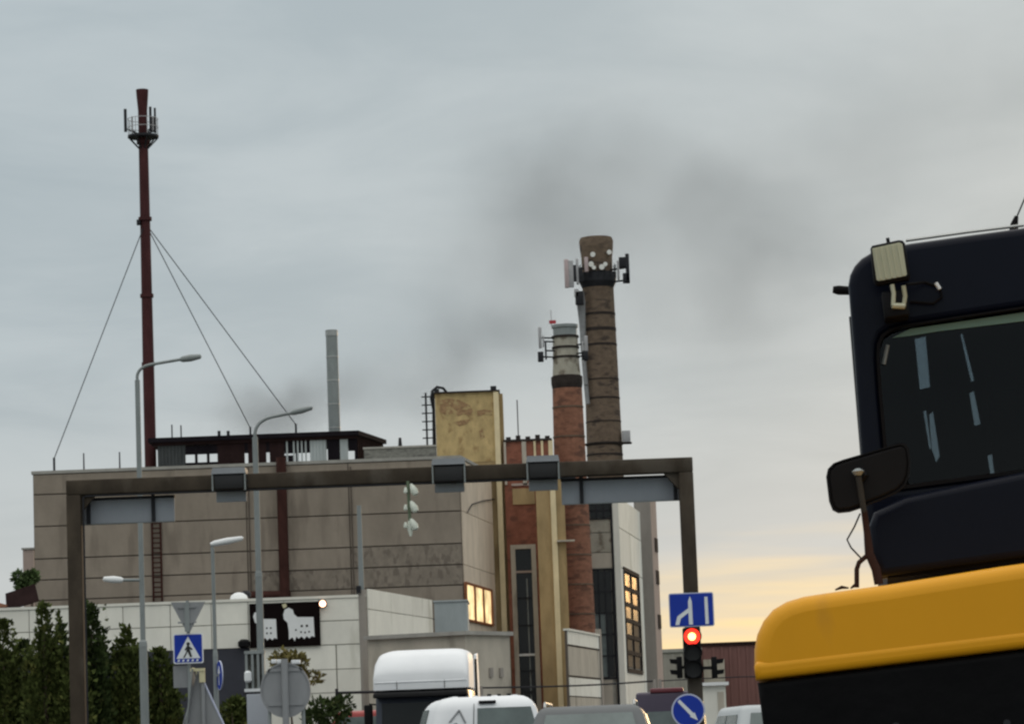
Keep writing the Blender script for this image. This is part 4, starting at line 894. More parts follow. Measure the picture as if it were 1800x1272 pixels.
lamp_post('tall grey lamp post with arms on both sides, in front of the red mast', 75, (239, 668), (257, 1260), [(239, 668), (238, 645), (268, 640), (320, 631)], [(316, 632), (354, 626)], (.062, .105), joint=1132, extra=([(246, 1019), (216, 1019)], [(217, 1019), (181, 1017), 'chrome_white']))
lamp_post('tall grey lamp post with right-hand arm beside the black pet sign', 82, (447, 768), (463, 1265), [(447, 768), (446, 742), (475, 733), (515, 725)], [(510, 726), (550, 716)], (.075, .1), joint=1010)
lamp_post('short lamp post with pale head between crossing sign and dark wall', 80, (371, 962), (384, 1260), [(371, 962), (372, 958)], [(370, 956), (428, 945), 'chrome_white'], (.05, .07), joint=1150)
# plain pole at the corner of the white wall
x = (at(632, 892, 97).x + at(640, 1200, 97).x) / 2
t = thing('utility_pole', 'plain pale grey pole without arms at the corner of the white wall', 'pole', (x, 97, 0))
zj = at(637, 1036, 97).z
MB().tube([(x, 97, 0), (x, 97, zj)], .115, 12).build('lower_shaft', 'grey_concrete', t, smooth=True)
MB().tube([(x, 97, zj), (x, 97, at(632, 888, 97).z)], [.085, .07], 12).build('upper_shaft', 'galv', t, smooth=True)
MB().box((x - .16, 96.8, zj - .1), (x - .02, 96.95, zj + .12)).build('clamp', 'dark_steel', t)
# overhead cable across the junction, strung between two distant posts
def cable(label, pts, Y, r):
    q = [at(*p, Y) for p in pts]; t = thing('overhead_cable', label, 'cable', (q[0].x, Y, 0), 'low cables across the yard')
    MB().tube(q, r, 6).build('wire', 'dark_steel', t)
    for e in (q[0], q[-1]):
        MB().tube([(e.x, Y, 0), (e.x, Y, e.z + .05)], .05, 8).build('post', 'grey_concrete', t)
cable('dark cable sagging low in front of the ochre pier and white block', [(846, 1208), (905, 1207), (960, 1206), (1020, 1204), (1080, 1201), (1150, 1196)], 90.5, .028)
cable('thin cable strung past the signal post towards the reddish hall', [(1160, 1196), (1230, 1192), (1300, 1189), (1400, 1187)], 92, .018)

# ------------------------------------------------------------------ road signs
def sign_post(t, x, Y, z0, z1, r=.04, m='galv'):
    return MB().tube([(x, Y, z0), (x, Y, z1)], r, 10).build('post', m, t, smooth=True)
def crossing():
    Y = 74; c = at(331, 1139, Y); s = .36
    t = thing('crossing_sign', 'blue square pedestrian crossing sign with walking figure', 'sign', (c.x, Y, 0))
    sign_post(t, c.x, Y + .06, 0, c.z + 1.15)
    K = lambda pts, k=s: [(x * k, z * k + c.z) for x, z in pts]
    plate('border', K(rrect(-1, 1, -1, 1, .12)), [], -.02, .01, 'sign_white', t)
    plate('blue_field', K(rrect(-.92, .92, -.92, .92, .1)), [], -.026, -.0205, 'sign_blue', t)
    plate('triangle', K([(-.8, -.66), (.8, -.66), (0, .8)]), [], -.032, -.0265, 'sign_white', t)
    plate('figure', K([(-.36, -.6), (-.24, -.6), (-.04, -.2), (.12, -.58), (.26, -.56), (.1, -.05), (.26, -.12), (.3, -.04), (.08, .14), (.05, .2), (.13, .26), (.1, .4), (-.06, .42), (-.12, .3), (-.06, .2), (-.16, .04), (-.24, -.1), (-.15, -.14), (-.08, -.02), (-.14, -.24)]), [], -.038, -.0325, 'sign_black', t)
    for k in range(5): plate('stripe', K([(-.74 + k * .31, -.86), (-.6 + k * .31, -.86), (-.56 + k * .31, -.72), (-.68 + k * .31, -.72)]), [], -.032, -.0265, 'sign_white', t)
    b0 = at(317, 1187, Y); plate('lower_plate', [(b0.x - c.x - .18, b0.z - .28), (b0.x - c.x + .24, b0.z - .28), (b0.x - c.x + .24, b0.z + .24), (b0.x - c.x - .18, b0.z + .24)], [], .11, .13, 'sign_grey', t)
    # give-way sign above, seen from behind
    Y2 = Y - .1; a, b, d = at(300, 1058, Y2), at(361, 1057, Y2), at(331, 1113, Y2)
    g = thing('yield_sign', 'grey back of a downward triangle sign above the blue crossing sign', 'sign', (c.x, Y, a.z - .5))
    plate('plate', [(a.x - c.x, .5), (b.x - c.x, .5 + b.z - a.z), (d.x - c.x + .02, d.z - a.z + .5), (d.x - c.x - .02, d.z - a.z + .5)], [], -.1, -.085, 'sign_grey', g)
    MB().box((c.x - .06, Y2 - .035, d.z + .05), (c.x + .06, Y2 - .005, a.z - .02)).build('stiffener', 'galv', g)
    for z in (d.z + .25, a.z - .15): MB().box((c.x - .22, Y2 - .03, z), (c.x + .22, Y2 - .005, z + .04)).build('bracket', 'sign_grey', g)
crossing()
def tri_sign():
    Y = 66; A_, B_, C_ = at(345, 1172, Y), at(328, 1290, Y), at(395, 1290, Y)
    x = at(358, 1250, Y).x
    t = thing('triangle_sign', 'grey back of an upright triangle sign below the crossing sign', 'sign', (x, Y, 0))
    sign_post(t, x, Y - .07, 0, A_.z - .1, .045, 'sign_grey')
    a, b, d = at(349, 1178, Y), at(322, 1276, Y), at(394, 1274, Y)
    loc = lambda p: (p.x - x, p.z)
    plate('plate', [loc(b), loc(d), loc(a)], [], -.01, .01, 'sign_grey', t)
    e = Vector((0, -.012, 0))
    MB().tube([a + e, d + e], .022, 6).build('edge', 'sign_edge', t); MB().tube([a + e, b + e], .018, 6).build('edge', 'sign_grey', t); MB().tube([b + e, d + e], .018, 6).build('edge', 'sign_grey', t)
    # second triangle turned sideways, its pale edge towards us
    a, b, d = at(338, 1174, Y - .2), at(327, 1280, Y - .15), at(350, 1210, Y + .5)
    g = thing('turned_sign', 'sideways triangle sign with pale yellow rim on the same post', 'sign', (x, Y, 0))
    n = Vector((.012, 0, 0))
    MB().add([a - n, b - n, d - n, a + n, b + n, d + n], [(0, 1, 2), (5, 4, 3), (0, 3, 4, 1), (1, 4, 5, 2), (2, 5, 3, 0)]).build('plate', 'sign_grey', g)
    MB().tube([a, at(345, 1176, Y + .2), d], .022, 6).build('rim', 'yellow_edge', g); MB().tube([a, b], .016, 6).build('rim', 'galv', g)
    MB().box((x - .25, Y - .16, a.z - .06), (x + .06, Y - .08, a.z)).build('bracket', 'yellow_edge', g)
    MB().box((x - .06, Y - .14, a.z - .3), (x + .06, Y - .09, a.z - .05)).build('clamp', 'yellow_edge', g)
tri_sign()
def arrow_side_sign():
    Y = 79.75; c = at(386, 1186, Y)
    t = thing('mandatory_sign', 'narrow blue round sign turned nearly edge-on at the short lamp post', 'sign', c)
    o = plate('plate', disc(.37), [], -.012, .012, 'sign_blue', t); o.rotation_euler.z = R(-72)
    o = plate('rim', disc(.38), [disc(.362)], -.014, .014, 'sign_edge', t); o.rotation_euler.z = R(-72)
    o = plate('arrow', [(-.04, -.25), (.04, -.25), (.04, .05), (.14, .05), (0, .25), (-.14, .05), (-.04, .05)], [], -.022, -.0125, 'sign_white', t); o.rotation_euler.z = R(-72)
    MB().box((c.x - .16, Y - .03, c.z - .03), (c.x + .02, Y + .03, c.z + .03)).build('bracket', 'galv', t)
arrow_side_sign()
def round_back():
    Y = 50; c = at(502, 1212, Y)
    t = thing('round_sign', 'large round grey sign back with crossbars on a stout post', 'sign', (c.x, Y, 0))
    plate('plate', [(x * .92, z + c.z) for x, z in disc(.43, 36)], [], -.01, .012, 'sign_grey', t)
    plate('rim', [(x * .92, z + c.z) for x, z in disc(.445, 36)], [[(x * .92, z + c.z) for x, z in disc(.418, 36)]], -.03, .02, 'sign_grey', t)
    MB().tube([(c.x, Y - .075, 0), (c.x, Y - .075, c.z + .5)], .055, 12).build('post', 'sign_grey', t, smooth=True)
    for z in (c.z - .25, c.z + .3): MB().box((c.x - .28, Y - .03, z), (c.x + .28, Y - .011, z + .05)).build('crossbar', 'sign_grey', t)
    for s in (-1, 1): MB().tube([(c.x + s * .27, Y + .05, c.z - .28), (c.x + s * .3, Y + .05, 0)], .03, 8).build('brace', 'galv', t)
    for q, s in ((494, .07), (520, .075), (481, .04)):
        p = at(q, 1162 if q < 500 else 1163, Y); MB().box((p.x - s, Y - .03, p.z - .03), (p.x + s, Y + .06, p.z + .035)).build('clip', 'sign_white', t, bevel=.01)
    # signal-control frame left of it
    Y = 51; a, b = at(433, 1149, Y), at(464, 1209, Y)
    t = thing('signal_frame', 'pale open frame with vertical slats above a grey cabinet, beside the round sign', 'frame', ((a.x + b.x) / 2, Y, 0))
    for x in (a.x, a.x + (b.x - a.x) * .36, a.x + (b.x - a.x) * .7, b.x): MB().box((x - .02, Y - .05, b.z), (x + .02, Y + .05, a.z)).build('slat', 'galv', t)
    MB().box((a.x - .03, Y - .06, a.z), (b.x + .03, Y + .06, a.z + .05)).build('top_rail', 'galv', t); MB().box((a.x - .04, Y - .08, b.z - .05), (b.x + .04, Y + .08, b.z)).build('bottom_rail', 'sign_white', t)
    MB().box((a.x - .02, Y + .06, b.z), (b.x, Y + .08, a.z)).build('backing', 'grey_brick', t)
    MB().box((a.x - .06, Y - .1, b.z - .09), (b.x + .06, Y + .1, b.z - .05)).build('tray', 'dark_steel', t)
    MB().box((a.x, Y - .16, 0), (b.x + .1, Y + .16, b.z - .09)).build('cabinet', 'sign_back', t, bevel=.01)
    p = at(436, 1189, Y - .1); MB().rings((p.x, p.y), [(.03, p.z - .09), (.06, p.z - .06), (.06, p.z + .07), (.03, p.z + .1)], 10).build('lamp', 'sign_white', t, smooth=True)
round_back()
def barrier():
    Y = 89; a, b = at(592, 1217, Y), at(665, 1215, Y)
    t = thing('rail_frame', 'thin dark railing frame before the white wall left of the truck', 'railing', (a.x, Y, 0))
    MB().tube([(a.x, Y, 0), (a.x, Y, a.z + .12)], .045, 8).build('post', 'dark_steel', t); MB().tube([(b.x, Y, 0), (b.x, Y, b.z + .05)], .045, 8).build('post', 'dark_steel', t)
    MB().tube([(a.x, Y, a.z), (b.x, Y, b.z)], .04, 8).build('rail', 'dark_steel', t)
barrier()

# ------------------------------------------------------------------ traffic light and its signs on the right gantry post
def signals():
    Y = GY - .33
    a, b, z0, z1 = at(1176, 1071, Y).x, at(1255, 1071, Y).x, at(1215, 1101, Y).z, at(1215, 1041, Y).z
    cx, cz = (a + b) / 2, (z0 + z1) / 2; w, h = (b - a) / 2, (z1 - z0) / 2
    t = thing('lane_sign', 'blue rectangular lane sign with white merging arrows above the red light', 'sign', (cx, Y, cz))
    plate('border', rrect(-w, w, -h, h, .04), [], 0, .025, 'sign_edge', t); plate('blue_field', rrect(-w + .02, w - .02, -h + .02, h - .02, .03), [], -.006, -.0005, 'sign_blue', t)
    X = lambda p: (p - 1215.5) / 79 * 2 * w; Z = lambda p: (1071 - p) / 60 * 2 * h
    K = lambda q: [(X(x), Z(z)) for x, z in q]
    plate('arrow', K([(1210, 1097), (1217, 1097), (1216.5, 1056), (1213.5, 1047), (1210, 1056), (1210, 1068), (1190, 1082), (1186, 1097), (1193, 1097), (1196, 1086), (1210, 1076)]), [], -.012, -.0065, 'sign_white', t)
    plate('line', K([(1239, 1097), (1245, 1097), (1244.5, 1049), (1239, 1049)]), [], -.012, -.0065, 'sign_white', t)
    for s in (-.2, .2): MB().box((cx - .12, Y + .026, cz + s - .02), (cx + .12, GY - .152, cz + s + .02)).build('bracket', 'dark_steel', t)
    # signal head
    Y2 = GY - .38; r_, g_ = at(1216, 1118, Y2), at(1219, 1176, Y2); x = (r_.x + g_.x) / 2
    t = thing('traffic_light', 'black traffic light showing red on the right gantry post', 'traffic light', (x, Y2, g_.z - .2))
    zb = g_.z - .16
    step = (r_.z - g_.z) / 2
    MB().box((x - .165, Y2, zb), (x + .165, Y2 + .2, r_.z + .17)).build('housing', 'plastic', t, bevel=.03)
    for k, m in ((2, 'signal_red'), (1, 'sign_black'), (0, 'sign_black')):
        zc = g_.z + step * k - t.location.z
        l = plate('lens', disc(.15, 28, 0, zc), [], -.02, -.002, m, t)
        if k == 2: plate('bulb', disc(.072, 20, 0, zc), [], -.026, -.0205, 'signal_core', l)
        v = MB(); n = 14
        for s in range(n):
            a0, a1 = R(-20 + 220 * s / n), R(-20 + 220 * (s + 1) / n)
            P = [(math.cos(q) * rr, yy, math.sin(q) * rr + zc) for q in (a0, a1) for rr, yy in ((.16, 0), (.16, -.2), (.172, -.2), (.172, 0))]
            v.add(P, [(0, 1, 5, 4), (2, 3, 7, 6), (1, 2, 6, 5)])
        v.build('visor', 'plastic', t, local=True)
    for z in (zb + .1, r_.z): MB().box((x - .05, Y2 + .2, z - .03), (x + .05, GY - .152, z + .03)).build('bracket', 'dark_steel', t)
    # side-facing repeater heads
    for px, sgn, lab in ((1192, -1, 'small black repeater signal turned sideways, left of the red light'), (1259, 1, 'small black repeater signal turned sideways, right of the red light')):
        c = at(px, 1172, Y2); q = thing('repeater_signal', lab, 'traffic light', (c.x, Y2 + .1, c.z - .2), 'sideways repeater signals')
        MB().box((c.x - .05 - .03 * sgn, Y2 - .02, c.z - .2), (c.x + .05 - .03 * sgn, Y2 + .2, c.z + .2)).build('housing', 'plastic', q, bevel=.015)
        for k in (-1, 1):
            MB().hexa([(c.x - .02, Y2 + .0, c.z + k * .1 - .04), (c.x + .13 * sgn, Y2 + .0, c.z + k * .1 - .02), (c.x + .13 * sgn, Y2 + .18, c.z + k * .1 - .02), (c.x - .02, Y2 + .18, c.z + k * .1 - .04),
                       (c.x - .02, Y2 + .0, c.z + k * .1 + .05), (c.x + .15 * sgn, Y2 + .0, c.z + k * .1 + .06), (c.x + .15 * sgn, Y2 + .18, c.z + k * .1 + .06), (c.x - .02, Y2 + .18, c.z + k * .1 + .05)]).build('visor', 'plastic', q)
        MB().box((min(c.x, x), Y2 + .21, c.z - .03), (max(c.x, x), Y2 + .25, c.z + .03)).build('arm', 'dark_steel', q)
    # keep-right disc
    Y3 = GY - .42; c = at(1210, 1248, Y3)
    t = thing('keep_right_sign', 'round blue sign with white diagonal arrow at the foot of traffic light', 'sign', c)
    plate('rim', disc(.315, 36), [], 0, .02, 'sign_edge', t); plate('blue_field', disc(.285, 36), [], -.006, -.0005, 'sign_blue', t)
    d = Vector((.68, -.74)).normalized(); n = Vector((-d.y, d.x))
    loop = [(-.26, -.03), (.1, -.035), (.1, -.06), (.25, 0), (.1, .06), (.1, .035), (-.26, .03)]
    plate('arrow', [tuple(d * a + n * b) for a, b in loop], [], -.012, -.0065, 'sign_white', t)
    MB().box((c.x + .06, Y3 + .02, c.z - .03), (c.x + .14, GY - .152, c.z + .03)).build('bracket', 'dark_steel', t)
signals()

# ------------------------------------------------------------------ vehicles
def wheel(t, x, y, r, w=.2, loc=None):
    n = 22; mb = MB(); mb.tube([(x - w / 2, y, r), (x - w / 2 + .03, y, r), (x + w / 2 - .03, y, r), (x + w / 2, y, r)], [r * .93, r, r, r * .93], n)
    o = mb.build('wheel', 'tyre', t, local=True, smooth=True)
    mb = MB(); mb.tube([(x - w / 2 - .006, y, r), (x + w / 2 + .006, y, r)], r * .62, n); mb.build('rim', 'rim', o, local=True)
def loft(sections, close=True):
    mb = MB(); k = len(sections[0]); mb.v = [Vector(p) for s in sections for p in s]
    for i in range(len(sections) - 1):
        for j in range(k): mb.f.append([i * k + j, i * k + (j + 1) % k, (i + 1) * k + (j + 1) % k, (i + 1) * k + j])
    mb.f.append(list(range(k))[::-1]); mb.f.append([(len(sections) - 1) * k + j for j in range(k)])
    return mb
def quad_in(q, u0, u1, v0, v1, off):
    """sub-rectangle of a quad (bl, br, tr, tl), pushed out along its normal"""
    a, b, c, d = [Vector(p) for p in q]; n = (b - a).cross(d - a).normalized() * off
    f = lambda u, v: a.lerp(b, u).lerp(d.lerp(c, u), v) + n
    return [f(u0, v0), f(u1, v0), f(u1, v1), f(u0, v1)]
def slab(q, th, mb):
    a, b, c, d = q; n = (b - a).cross(d - a).normalized() * th
    return mb.add([a, b, c, d, a + n, b + n, c + n, d + n], [(0, 1, 2, 3), (7, 6, 5, 4), (0, 4, 5, 1), (1, 5, 6, 2), (2, 6, 7, 3), (3, 7, 4, 0)])
def car(name, label, cat, px, Y, yaw, L=4.3, Wd=1.8, H=1.55, belt=.95, hood=1.0, rear=.15, rake=(.55, .35), roof_in=.17, paint='paint_grey', bump=.0, roofpaint=None, doors=None, rails=False, bev=.12, rv=(.18, .84)):
    """local frame: y = -L/2 is the rear (towards us when yaw = 0), +L/2 the nose"""
    p = at(px, 1250, Y); t = thing(name, label, cat, (p.x, Y, .0)); t.rotation_euler.z = R(yaw)
    h = Wd / 2; lo = .22
    st = [(-L / 2, .45, belt - .12, h * .86), (-L / 2 + .12, .3, belt - .02, h * .97), (-L * .25, lo, belt, h), (L / 2 - hood - .1, lo, belt, h), (L / 2 - hood * .5, lo, belt - .1, h * .97), (L / 2 - .12, .28, belt - .27, h * .88), (L / 2, .4, belt - .4, h * .72)]
    sec = [[(-w, y, z0 + .12), (-w * .96, y, z0), (w * .96, y, z0), (w, y, z0 + .12), (w, y, z1 - .18), (w * .93, y, z1), (-w * .93, y, z1), (-w, y, z1 - .18)] for y, z0, z1, w in st]
    loft(sec).build('body', paint, t, local=True, bevel=.05, seg=3)
    yr, yf = -L / 2 + rear, L / 2 - hood; yr1, yf1 = yr + rake[1], yf - rake[0]
    b, wr = h * .93, h * .93 - roof_in
    B4 = [Vector((-b, yr, belt - .02)), Vector((b, yr, belt - .02)), Vector((b, yf, belt - .02)), Vector((-b, yf, belt - .02))]
    T4 = [Vector((-wr, yr1, H)), Vector((wr, yr1, H)), Vector((wr, yf1, H)), Vector((-wr, yf1, H))]
    MB().hexa(B4 + T4).build('cabin', roofpaint or paint, t, local=True, bevel=bev, seg=5)
    faces = {'rear': [B4[0], B4[1], T4[1], T4[0]], 'right': [B4[1], B4[2], T4[2], T4[1]], 'front': [B4[2], B4[3], T4[3], T4[2]], 'left': [B4[3], B4[0], T4[0], T4[3]]}
    if doors != 'van':
        slab(quad_in(faces['rear'], .1, .9, rv[0], rv[1], .004), .008, MB()).build('rear_window', 'glass_car', t, local=True)
    else:
        slab(quad_in(faces['rear'], .40, .93, .10, .80, .004), .008, MB()).build('rear_window', 'glass_car', t, local=True)
        mb = MB(); q = quad_in(faces['rear'], .362, .368, .0, .88, .004); slab(q, .004, mb); mb.build('door_gap', 'rubber', t, local=True)
        # outlined emblem on the left door
        for a, c in (((.14, .58), (.22, .78)), ((.22, .78), (.29, .56)), ((.12, .44), (.2, .56)), ((.2, .56), (.28, .42))):
            qq = faces['rear']; f = lambda u, v: Vector(qq[0]).lerp(Vector(qq[1]), u).lerp(Vector(qq[3]).lerp(Vector(qq[2]), u), v) + Vector((0, -.008, 0))
            MB().tube([f(*a), f(*c)], .013, 6).build('emblem', 'sign_grey', t, local=True)
    slab(quad_in(faces['front'], .08, .92, .08, .88, .004), .008, MB()).build('windscreen', 'glass_car', t, local=True)
    for s in ('right', 'left'):
        n = 2
        for k in range(n):
            if doors == 'van' and k == (0 if s == 'right' else 1): continue
            slab(quad_in(faces[s], .1 + .42 * k, .48 + .42 * k, .12, .82, .004), .008, MB()).build('side_window', 'glass_car', t, local=True)
    for x in (-h + .1, h - .1):
        for y in (-L / 2 + .75, L / 2 - .85): wheel(t, x, y, .32)
    for s in (-1, 1):
        MB().box((s * (h * .8) - .07, -L / 2 - .015, belt - .32), (s * (h * .8) + .07, -L / 2 + .15, belt - .08)).build('tail_lamp', 'lamp_red', t, local=True, bevel=.02)
        MB().box((s * h * .62 - .14, L / 2 - .1, belt - .5), (s * h * .62 + .14, L / 2 + .01, belt - .38)).build('headlamp', 'lamp_clear', t, local=True, bevel=.02)
        m = MB(); m.box((s * (h + .09) - .1, yf - .35, belt + .02), (s * (h + .09) + .1, yf - .25, belt + .2)); m.build('mirror', paint, t, local=True, bevel=.03)
    MB().box((-.26, -L / 2 - .012, .5), (.26, -L / 2 + .06, .61)).build('number_plate', 'sign_white', t, local=True)
    if rails:
        for s in (-1, 1): MB().tube([(s * (wr - .08), yr1 + .15, H - .01), (s * (wr - .08), yr1 + .25, H + .05), (s * (wr - .08), yf1 - .25, H + .05), (s * (wr - .08), yf1 - .15, H - .01)], .018, 6).build('roof_rail', 'steel', t, local=True)
    return t, H, yr1, yf1
t, H, y0, y1 = car('white_van', 'white delivery van with outlined emblem on its rear, before the truck', 'van', 834, 45, 6, 4.4, 1.86, 1.9, 1.1, .9, .03, (.7, .12), .2, 'paint_white', doors='van', bev=.2)
for q, dy in ((.05, .2), (.2, .35), (.33, .25)): MB().box((q - .02, y0 + dy, H - .01), (q + .03, y0 + dy + .1, H + .03)).build('roof_fixing', 'plastic', t, local=True)
MB().box((-.12, y0 - .035, H - .1), (.12, y0 + .02, H - .06)).build('brake_lamp', 'plastic', t, local=True, bevel=.008)
for x in (-.42, -.14, .14, .42): MB().box((x - .035, y0 + .25, H - .01), (x + .035, y1 - .3, H + .012)).build('roof_rib', 'paint_white', t, local=True, bevel=.008)
MB().tube([(.1, y0 - .12, 1.2), (.42, y0 - .1, 1.3)], .012, 6).build('wiper', 'plastic', t, local=True)
t, H, y0, y1 = car('grey_car', 'dark grey estate car with roof rails waiting beyond the white van', 'car', 1043, 40, -3, 4.5, 1.8, 1.66, 1.02, 1.0, .12, (.6, .45), .2, 'paint_grey', rails=True)
t, H, y0, y1 = car('plum_van', 'dark plum minibus with reddish roof edge left of the keep-right sign', 'van', 1180, 62, -4, 4.9, 1.5, 2.13, 1.2, .8, .05, (.6, .1), .08, 'paint_plum', bev=.06, rv=(.04, .6))
MB().box((-.34, y0 - .02, H - .02), (.3, y0 + .5, H + .07)).build('roof_strip', 'paint_maroon', t, local=True, bevel=.02)
MB().tube([(-.82, 1.0, 1.78), (-.6, 1.0, 1.78)], .03, 6).build('mirror_arm', 'plastic', t, local=True); MB().rings((-.82, 1.0), [(.03, 1.7), (.08, 1.73), (.08, 1.83), (.03, 1.87)], 10).build('mirror', 'plastic', t, local=True)
car('silver_car', 'light silver car partly hidden by the yellow excavator', 'car', 1356, 43, 4, 4.3, 1.76, 1.62, .98, 1.0, .1, (.6, .3), .16, 'paint_silver', bev=.08)
car('red_car', 'red car roof peeking out left of the dark truck', 'car', 640, 88, 60, 4.2, 1.75, 2.35, 1.4, 1.0, .1, (.6, .3), .16, 'paint_red')
def truck():
    Y = 72; a, b = at(655, 1200, Y), at(824, 1200, Y); x = (a.x + b.x) / 2; w = (b.x - a.x) / 2
    t = thing('truck', 'dark navy truck with big white roof fairing facing the junction', 'truck', (x, Y, 0)); t.rotation_euler.z = R(-5)
    z1 = at(740, 1138, Y).z; z0 = at(740, 1210, Y).z; zc = z0 - .02
    # cab: front faces the camera (local -y)
    MB().hexa([(-w, 0, .55), (w, 0, .55), (w, 2.0, .55), (-w, 2.0, .55), (-w * .97, .12, zc), (w * .97, .12, zc), (w * .97, 2.0, zc), (-w * .97, 2.0, zc)]).build('cab', 'paint_navy', t, local=True, bevel=.08, seg=3)
    f = [Vector((-w, 0, .55)), Vector((w, 0, .55)), Vector((w * .97, .12, zc)), Vector((-w * .97, .12, zc))]
    slab(quad_in(f, .07, .93, .55, .86, .004), .01, MB()).build('windscreen', 'glass_dark', t, local=True)
    slab(quad_in(f, .12, .88, .14, .44, .004), .03, MB()).build('grille', 'plastic', t, local=True)
    MB().hexa([(-w * .98, -.28, zc - .16), (w * .98, -.28, zc - .16), (w * .98, .14, zc - .16), (-w * .98, .14, zc - .16), (-w * .98, -.24, zc - .06), (w * .98, -.24, zc - .06), (w * .98, .14, zc + .0), (-w * .98, .14, zc + .0)]).build('sun_visor', 'plastic', t, local=True, bevel=.02)
    # roof fairing, swept back and rounded
    secs = []
    N = 20
    for y, sc_, zz0, k in ((-.02, .985, 0, .36), (.03, 1.0, 0, .5), (.25, 1.0, 0, .8), (.6, .99, 0, .95), (1.2, .975, 0, 1.0), (1.9, .96, 0, 1.0)):
        hh = (z1 - z0) * k; s = []
        for j in range(N + 1):
            u = math.pi * j / N; e = .27
            cx = math.copysign(abs(math.cos(u)) ** e, math.cos(u)); sz = abs(math.sin(u)) ** e
            s.append((cx * w * sc_, y, z0 + hh * sz))
        secs.append(s)
    loft(secs).build('roof_fairing', 'paint_white', t, local=True, smooth=True)
    MB().box((-w * .97, -.035, z0 + .16), (w * .97, .02, z0 + .19)).build('fairing_crease', 'paint_white', t, local=True, bevel=.012)
    for x in (-.5, .5): MB().box((x * w - .006, -.032, z0 + .01), (x * w + .006, -.0, z0 + .2)).build('seam', 'rubber', t, local=True)
    # side deflectors with a dark gap
    for s in (-1, 1):
        MB().hexa([(s * w - .03, 2.0, .9), (s * w + .03, 2.0, .9), (s * w + .03, 2.6, .9), (s * w - .03, 2.6, .9), (s * w * .97 - .03, 2.0, z1 - .15), (s * w * .97 + .03, 2.0, z1 - .15), (s * w * .95 + .03, 2.6, z1 - .1), (s * w * .95 - .03, 2.6, z1 - .1)]).build('side_deflector', 'paint_white', t, local=True, bevel=.01)
        MB().box((s * w * .985 - .02, 1.88, .9), (s * w * .985 + .025, 1.99, z1 - .25)).build('deflector_gap', 'plastic', t, local=True)
        MB().box((s * (w + .17) - .1, .25, zc - .95), (s * (w + .17) + .1, .36, zc - .3)).build('mirror', 'plastic', t, local=True, bevel=.03)
        MB().tube([(s * w * .98, .3, zc - .3), (s * (w + .15), .3, zc - .28)], .02, 6).build('mirror_arm', 'plastic', t, local=True)
        MB().box((s * w * .75 - .2, -.03, .75), (s * w * .75 + .2, .05, .95)).build('headlamp', 'lamp_clear', t, local=True, bevel=.02)
        wheel(t, s * (w - .17), 1.0, .5, .3); wheel(t, s * (w - .2), 4.6, .5, .4)
    MB().box((-.45, 1.9, .6), (.45, 5.6, .85)).build('chassis', 'dark_steel', t, local=True)
    MB().box((-w * .9, -.06, .35), (w * .9, .15, .7)).build('bumper', 'plastic', t, local=True, bevel=.04)
truck()

